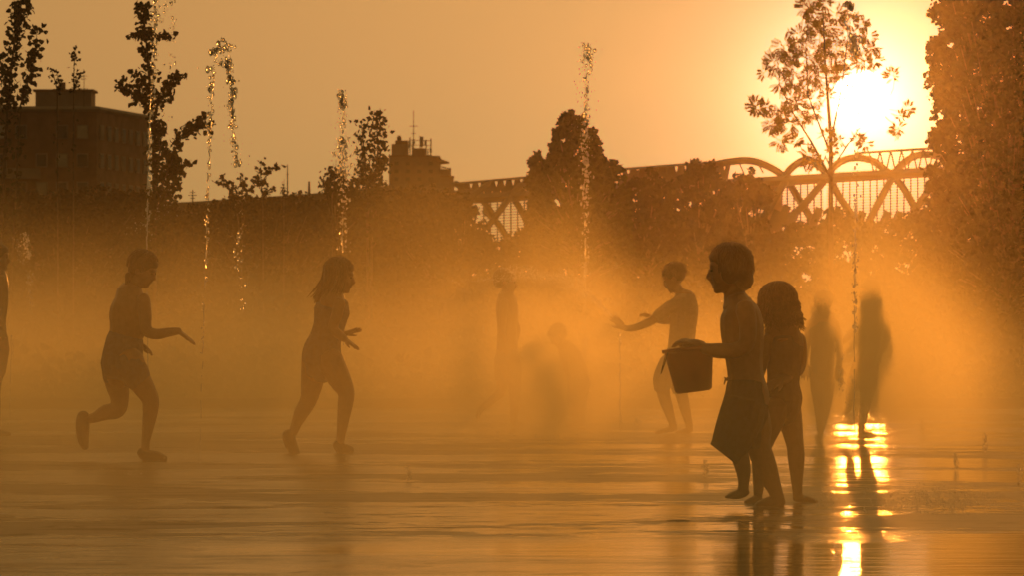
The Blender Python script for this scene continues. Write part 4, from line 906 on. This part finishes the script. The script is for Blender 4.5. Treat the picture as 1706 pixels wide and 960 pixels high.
# ------------------------------------------------------------------ haze and mist
def volume(name, dens, g, c):
    m = bpy.data.materials.new(name); m.use_nodes = True; t = NT(m.node_tree); t.N.remove(t.N['Principled BSDF'])
    p = t.n('ShaderNodeVolumePrincipled'); t.L.new(p.outputs[0], t.N['Material Output'].inputs['Volume'])
    p.inputs['Density'].default_value = dens; p.inputs['Anisotropy'].default_value = g; p.inputs['Color'].default_value = (*c, 1)
    return m, t, p
hz, _, _ = volume('haze', HAZE_D, HAZE_G, (1, .92, .82))
def vbox(name, x0, x1, y0, y1, z0, z1, mat, label=None):
    o = MB().box(((x0 + x1) / 2, (y0 + y1) / 2, (z0 + z1) / 2), (x1 - x0, y1 - y0, z1 - z0)).build(name, mat, None, kind='stuff'); return o
vbox('haze', -180, 240, -20, 780, -1.03, 30, hz)
up, _, _ = volume('glare_veil', .00046, .957, (1, .92, .8))       # thin volume added to imitate the lens's veiling glare of the sun
MB().box((2, 38.7, 3.76), (54, 59.4, 7.5)).build('mist', up, None, kind='stuff')  # box of the added glare volume, in front of everything beyond the plaza
ms, t, p = volume('mist', .1, MIST_G, MIST_C)
tcn = t.n('ShaderNodeTexCoord'); sep = t.n('ShaderNodeSeparateXYZ'); t.L.new(tcn.outputs['Object'], sep.inputs[0])
X, Y, Z = sep.outputs
nz = t.noise(tcn.outputs['Object'], .5, 1, .6, .3)
hgt_ = t.m('ADD', t.m('MULTIPLY_ADD', X, .06, Z), t.m('MULTIPLY_ADD', nz, -2.0, -.04))      # the bank of mist stands a little higher at the left
d = t.m('MULTIPLY', 1, t.mr(Y, 14, 35, .52, 1))
d = t.m('MULTIPLY', d, t.m('MULTIPLY', t.mr(Y, 52, 67, 1, 0), t.mr(Y, 36, 41, 1, 1.6)))
d = t.m('MULTIPLY', d, t.mr(nz, .36, .64, .3, 1.1))
def near(x, y, rx, ry, amp):       # smooth bump round a place on the floor
    v = t.n('ShaderNodeVectorMath', operation='MULTIPLY_ADD'); t.L.new(tcn.outputs['Object'], v.inputs[0])
    v.inputs[1].default_value = (1 / rx, 1 / ry, 0); v.inputs[2].default_value = (-x / rx, -y / ry, 0)
    l = t.n('ShaderNodeVectorMath', operation='LENGTH'); t.L.new(v.outputs[0], l.inputs[0])
    return t.mr(l.outputs['Value'], 0, 1, amp, 0)
f_ = t.m('ADD', t.m('ADD', near(-.3, 39.6, 1.2, 2.5, 3.2), near(2.5, 38.0, 1.2, 1.8, 9.5)), near(.38, 40.4, .62, 2.2, 7.0))
low = t.m('MULTIPLY', t.mr(hgt_, -1.4, .4, 1, 0), t.m('SUBTRACT', 1, near(1.25, 37, .9, 5, .8)))
d = t.m('MULTIPLY', d, t.mr(t.m('ABSOLUTE', t.m('SUBTRACT', X, 2)), 8.5, 12.8, 1, 0))
d = t.m('MULTIPLY', d, t.m('ADD', low, t.m('MULTIPLY', f_, t.mr(hgt_, -.9, .85, 1, 0))))
t.L.new(t.m('MULTIPLY', d, MIST_D), p.inputs['Density'])
o = MB().box((2, 40, 1.6), (26, 56, 3.196)).build('mist', ms, None, kind='stuff')
